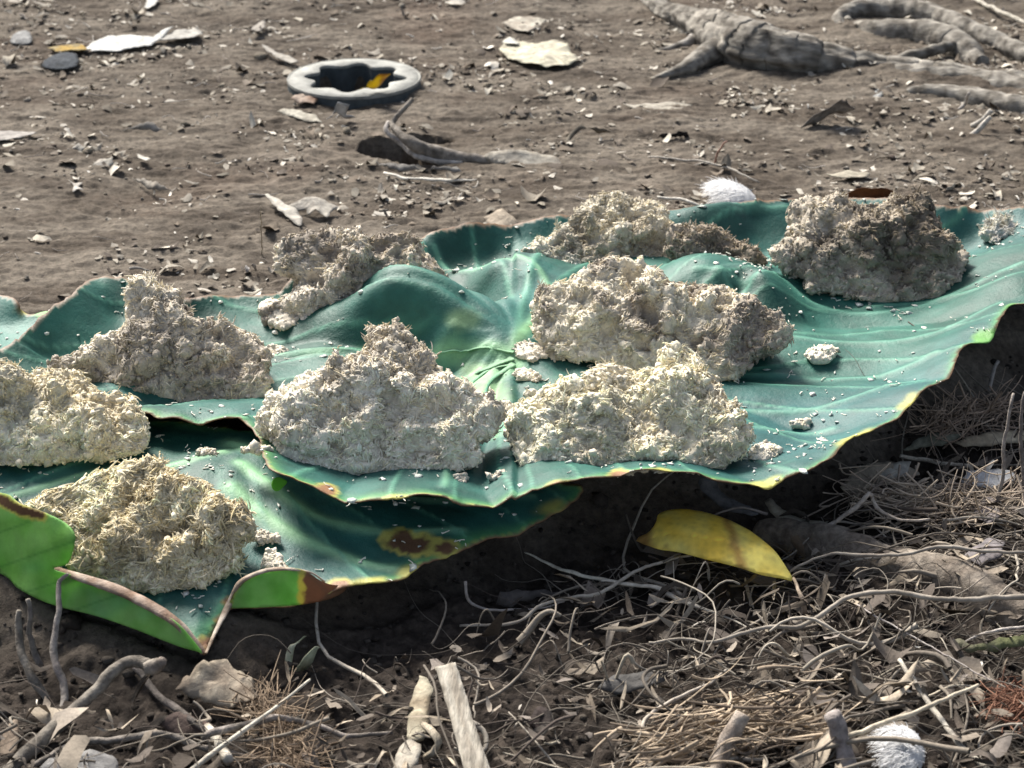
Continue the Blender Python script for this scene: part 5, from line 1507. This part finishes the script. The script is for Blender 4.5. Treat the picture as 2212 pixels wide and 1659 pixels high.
def join(parts):
    V, F, Cc, o = [], [], [], 0
    for v, f, c in parts:
        V.append(v)
        F.append(f + o)
        Cc.append(c)
        o += len(v)
    return np.vstack(V), np.vstack(F), np.vstack(Cc)


def frontness(x, y):
    f = np.interp(x, [-1.2, -.4, -.22, .05, .3, .5, .8, 1.2], [-.42, -.38, -.42, -.22, -.12, .10, .22, .3])
    return f - y


def noleaf(x, y):
    p = np.column_stack([x, y])
    return ~(inside(p, line) | inside(p, lineb)) & (np.hypot(x - RINGC[0], y - RINGC[1]) > RO + .004)


def nopit(x, y):
    ok = np.ones(len(x), bool)
    for (px, py, ax, ay, an, dep) in PITS:
        ok &= np.hypot((x - px) / ax, (y - py) / ay) > 1.1
    return ok


def kb(thr):
    def f(x, y, rs):
        dens = sstep(.25 + 2.0 * fbm(np.column_stack([x, y * 1.6]), 5, 3, off=90) + .5 * sstep((x - .05) / .4) * sstep((.75 - y) / .3))
        return (frontness(x, y) < -.03) & noleaf(x, y) & nopit(x, y) & (rs.random(len(x)) < thr + (1 - thr) * dens)
    return f


def rootiness(x, y):
    """how thickly the litter lies: most at the right and near the camera"""
    f = frontness(x, y)
    a = sstep((f - .02) / .13)
    b = sstep((x + .05 - (y + .45) * -.4) / .3) * .5 + .5 + .35 * sstep((-.5 - y) / .1)
    return a * np.clip(b, 0, 1)


KEEP_CLEAR = [(*W(1945, 1640)[:2], .035), (*W(1945, 1700)[:2], .035), (*W(1480, 1170)[:2], .04), (*W(1560, 1190)[:2], .04), (*W(1650, 1220)[:2], .03), (*W(990, 1560)[:2], .016), (*W(1005, 1640)[:2], .016), (*W(470, 1500)[:2], .03), (*W(650, 1420)[:2], .022)]


def clear(x, y):
    k = np.ones(len(x), bool)
    for cx, cy_, r in KEEP_CLEAR:
        k &= np.hypot(x - cx, y - cy_) > r
    return k


def kf(scale=1.0):
    def f(x, y, rs):
        return clear(x, y) & (rs.random(len(x)) < rootiness(x, y) * scale) & (frontness(x, y) > 0)
    return f


BP = [(.12, .10, .08), (.17, .15, .12), (.08, .065, .052), (.24, .215, .175), (.13, .105, .08), (.20, .18, .15), (.38, .35, .30)]
V, F, c_ = join([flakes(30000, (-.9, .9, -.2, 1.75), (.0036, .5), .16, BP, 11, kb(.06)),
                 flakes(2200, (-.9, .9, -.2, 1.75), (.0075, .45), .16, [(.20, .18, .15), (.30, .27, .22), (.14, .12, .095), (.40, .37, .31)], 12, kb(.12), aspect=(.2, .6)),
                 flakes(900, (-.9, .9, -.2, 1.75), (.0028, .4), .3, [(.56, .53, .47), (.62, .58, .5)], 13, kb(.1))])
obj('leaf_litter', mesh_of('leaf_litter', V, [F], c_, smooth=False), M_flake, kind='stuff', label='fine flakes of dry leaf and bark scattered over the bare soil behind', cat='litter')
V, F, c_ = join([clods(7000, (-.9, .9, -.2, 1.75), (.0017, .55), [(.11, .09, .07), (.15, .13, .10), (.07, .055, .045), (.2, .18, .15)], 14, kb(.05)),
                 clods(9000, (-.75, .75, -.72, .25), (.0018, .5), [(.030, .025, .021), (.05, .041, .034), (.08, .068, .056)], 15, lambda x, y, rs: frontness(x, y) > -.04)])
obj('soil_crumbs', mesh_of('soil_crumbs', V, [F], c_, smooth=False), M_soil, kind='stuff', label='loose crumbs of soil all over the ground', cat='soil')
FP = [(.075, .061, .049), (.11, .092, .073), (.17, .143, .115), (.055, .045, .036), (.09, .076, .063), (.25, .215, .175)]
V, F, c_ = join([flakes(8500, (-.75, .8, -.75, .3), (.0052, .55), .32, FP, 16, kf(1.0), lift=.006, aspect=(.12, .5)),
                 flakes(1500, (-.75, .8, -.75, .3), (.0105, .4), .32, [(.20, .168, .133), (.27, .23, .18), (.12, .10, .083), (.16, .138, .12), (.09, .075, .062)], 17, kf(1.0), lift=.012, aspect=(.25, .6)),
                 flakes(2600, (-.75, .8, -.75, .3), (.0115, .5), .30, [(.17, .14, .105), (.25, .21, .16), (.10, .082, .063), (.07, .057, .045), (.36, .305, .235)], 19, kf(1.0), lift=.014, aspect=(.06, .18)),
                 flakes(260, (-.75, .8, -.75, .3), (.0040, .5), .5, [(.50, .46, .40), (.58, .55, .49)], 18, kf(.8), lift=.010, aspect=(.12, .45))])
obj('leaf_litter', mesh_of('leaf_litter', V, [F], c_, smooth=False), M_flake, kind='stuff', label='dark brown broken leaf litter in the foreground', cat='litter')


def rootmat(n, seed, L, rad, lift, pal, slope=.15, rough=.5, keep=None, box=(-.75, .85, -.78, .3)):
    rs = np.random.default_rng(seed)
    x = rs.uniform(box[0], box[1], n)
    y = rs.uniform(box[2], box[3], n)
    k = (rs.random(n) < rootiness(x, y)) & (frontness(x, y) > .02) if keep is None else keep(x, y, rs)
    x, y = x[k], y[k]
    n = len(x)
    kk = 14
    h = rs.normal(slope, .6, n)
    h = np.where(rs.random(n) < .5, h + math.pi, h)
    Ln = L * np.exp(rs.normal(0, .5, n))
    turn = np.cumsum(rs.normal(0, rough * .45, (n, kk)), 1) + rs.normal(0, 1.0, n)[:, None] * np.linspace(0, 1, kk)
    hd = h[:, None] + turn
    stp = (Ln / kk)[:, None]
    X_ = x[:, None] + np.cumsum(np.cos(hd) * stp, 1)
    Y_ = y[:, None] + np.cumsum(np.sin(hd) * stp, 1)
    ph = rs.uniform(0, 6.28, n)
    base = rs.uniform(.1, 1, n) * lift
    zz = base[:, None] * (1 + .6 * np.sin(np.linspace(0, 5, kk)[None] * rs.uniform(.4, 1.4, n)[:, None] + ph[:, None]))
    g, _ = allsurf(X_.ravel(), Y_.ravel())
    Z_ = g.reshape(n, kk) * .5 + G0(X_, Y_) * .5 + zz + .001
    PP = np.stack([X_, Y_, Z_], -1)
    PP[:, 1:-1] = (PP[:, :-2] + 2 * PP[:, 1:-1] + PP[:, 2:]) / 4
    r = rad * np.exp(rs.normal(0, .45, n))[:, None] * np.linspace(1.2, .5, kk)[None]
    global rng
    old = rng
    rng = rs
    V, q = tubes(PP, r, 5, ref=np.tile(np.array([[[0, 0.1, 1.0]]]), (n, 1, 1)))
    rng = old
    pal = np.array(pal)
    c = pal[rs.integers(0, len(pal), n)] * rs.uniform(.8, 1.2, (n, 1))
    return V, q, np.repeat(c, kk * 5, 0)


RP = [(.17, .147, .12), (.24, .213, .172), (.11, .094, .077), (.32, .285, .235), (.19, .163, .13)]
RPD = [(.10, .085, .068), (.15, .13, .105), (.20, .175, .145), (.075, .06, .05)]
V, q, c_ = join([rootmat(8500, 31, .045, .00042, .018, RPD), rootmat(1000, 32, .10, .0008, .026, RP + RPD), rootmat(200, 33, .12, .0012, .028, RP, rough=.5),
                 rootmat(150, 34, .05, .0012, .024, [(.36, .32, .25), (.44, .39, .31), (.26, .225, .18)], rough=.2)])
obj('fine_roots', mesh_of('fine_roots', V, [q], c_), M_root, kind='stuff', label='tangled mat of thin grey-brown roots over the foreground soil', cat='roots')
V, q, c_ = rootmat(900, 35, .020, .0006, .004, [(.34, .31, .27), (.44, .41, .36), (.24, .21, .18)], slope=0, rough=.2, keep=lambda x, y, rs: kb(.4)(x, y, rs), box=(-.9, .9, -.1, 1.75))
obj('straw_bits', mesh_of('straw_bits', V, [q], c_), M_root, kind='stuff', label='tiny bits of straw and stem on the soil behind', cat='litter')
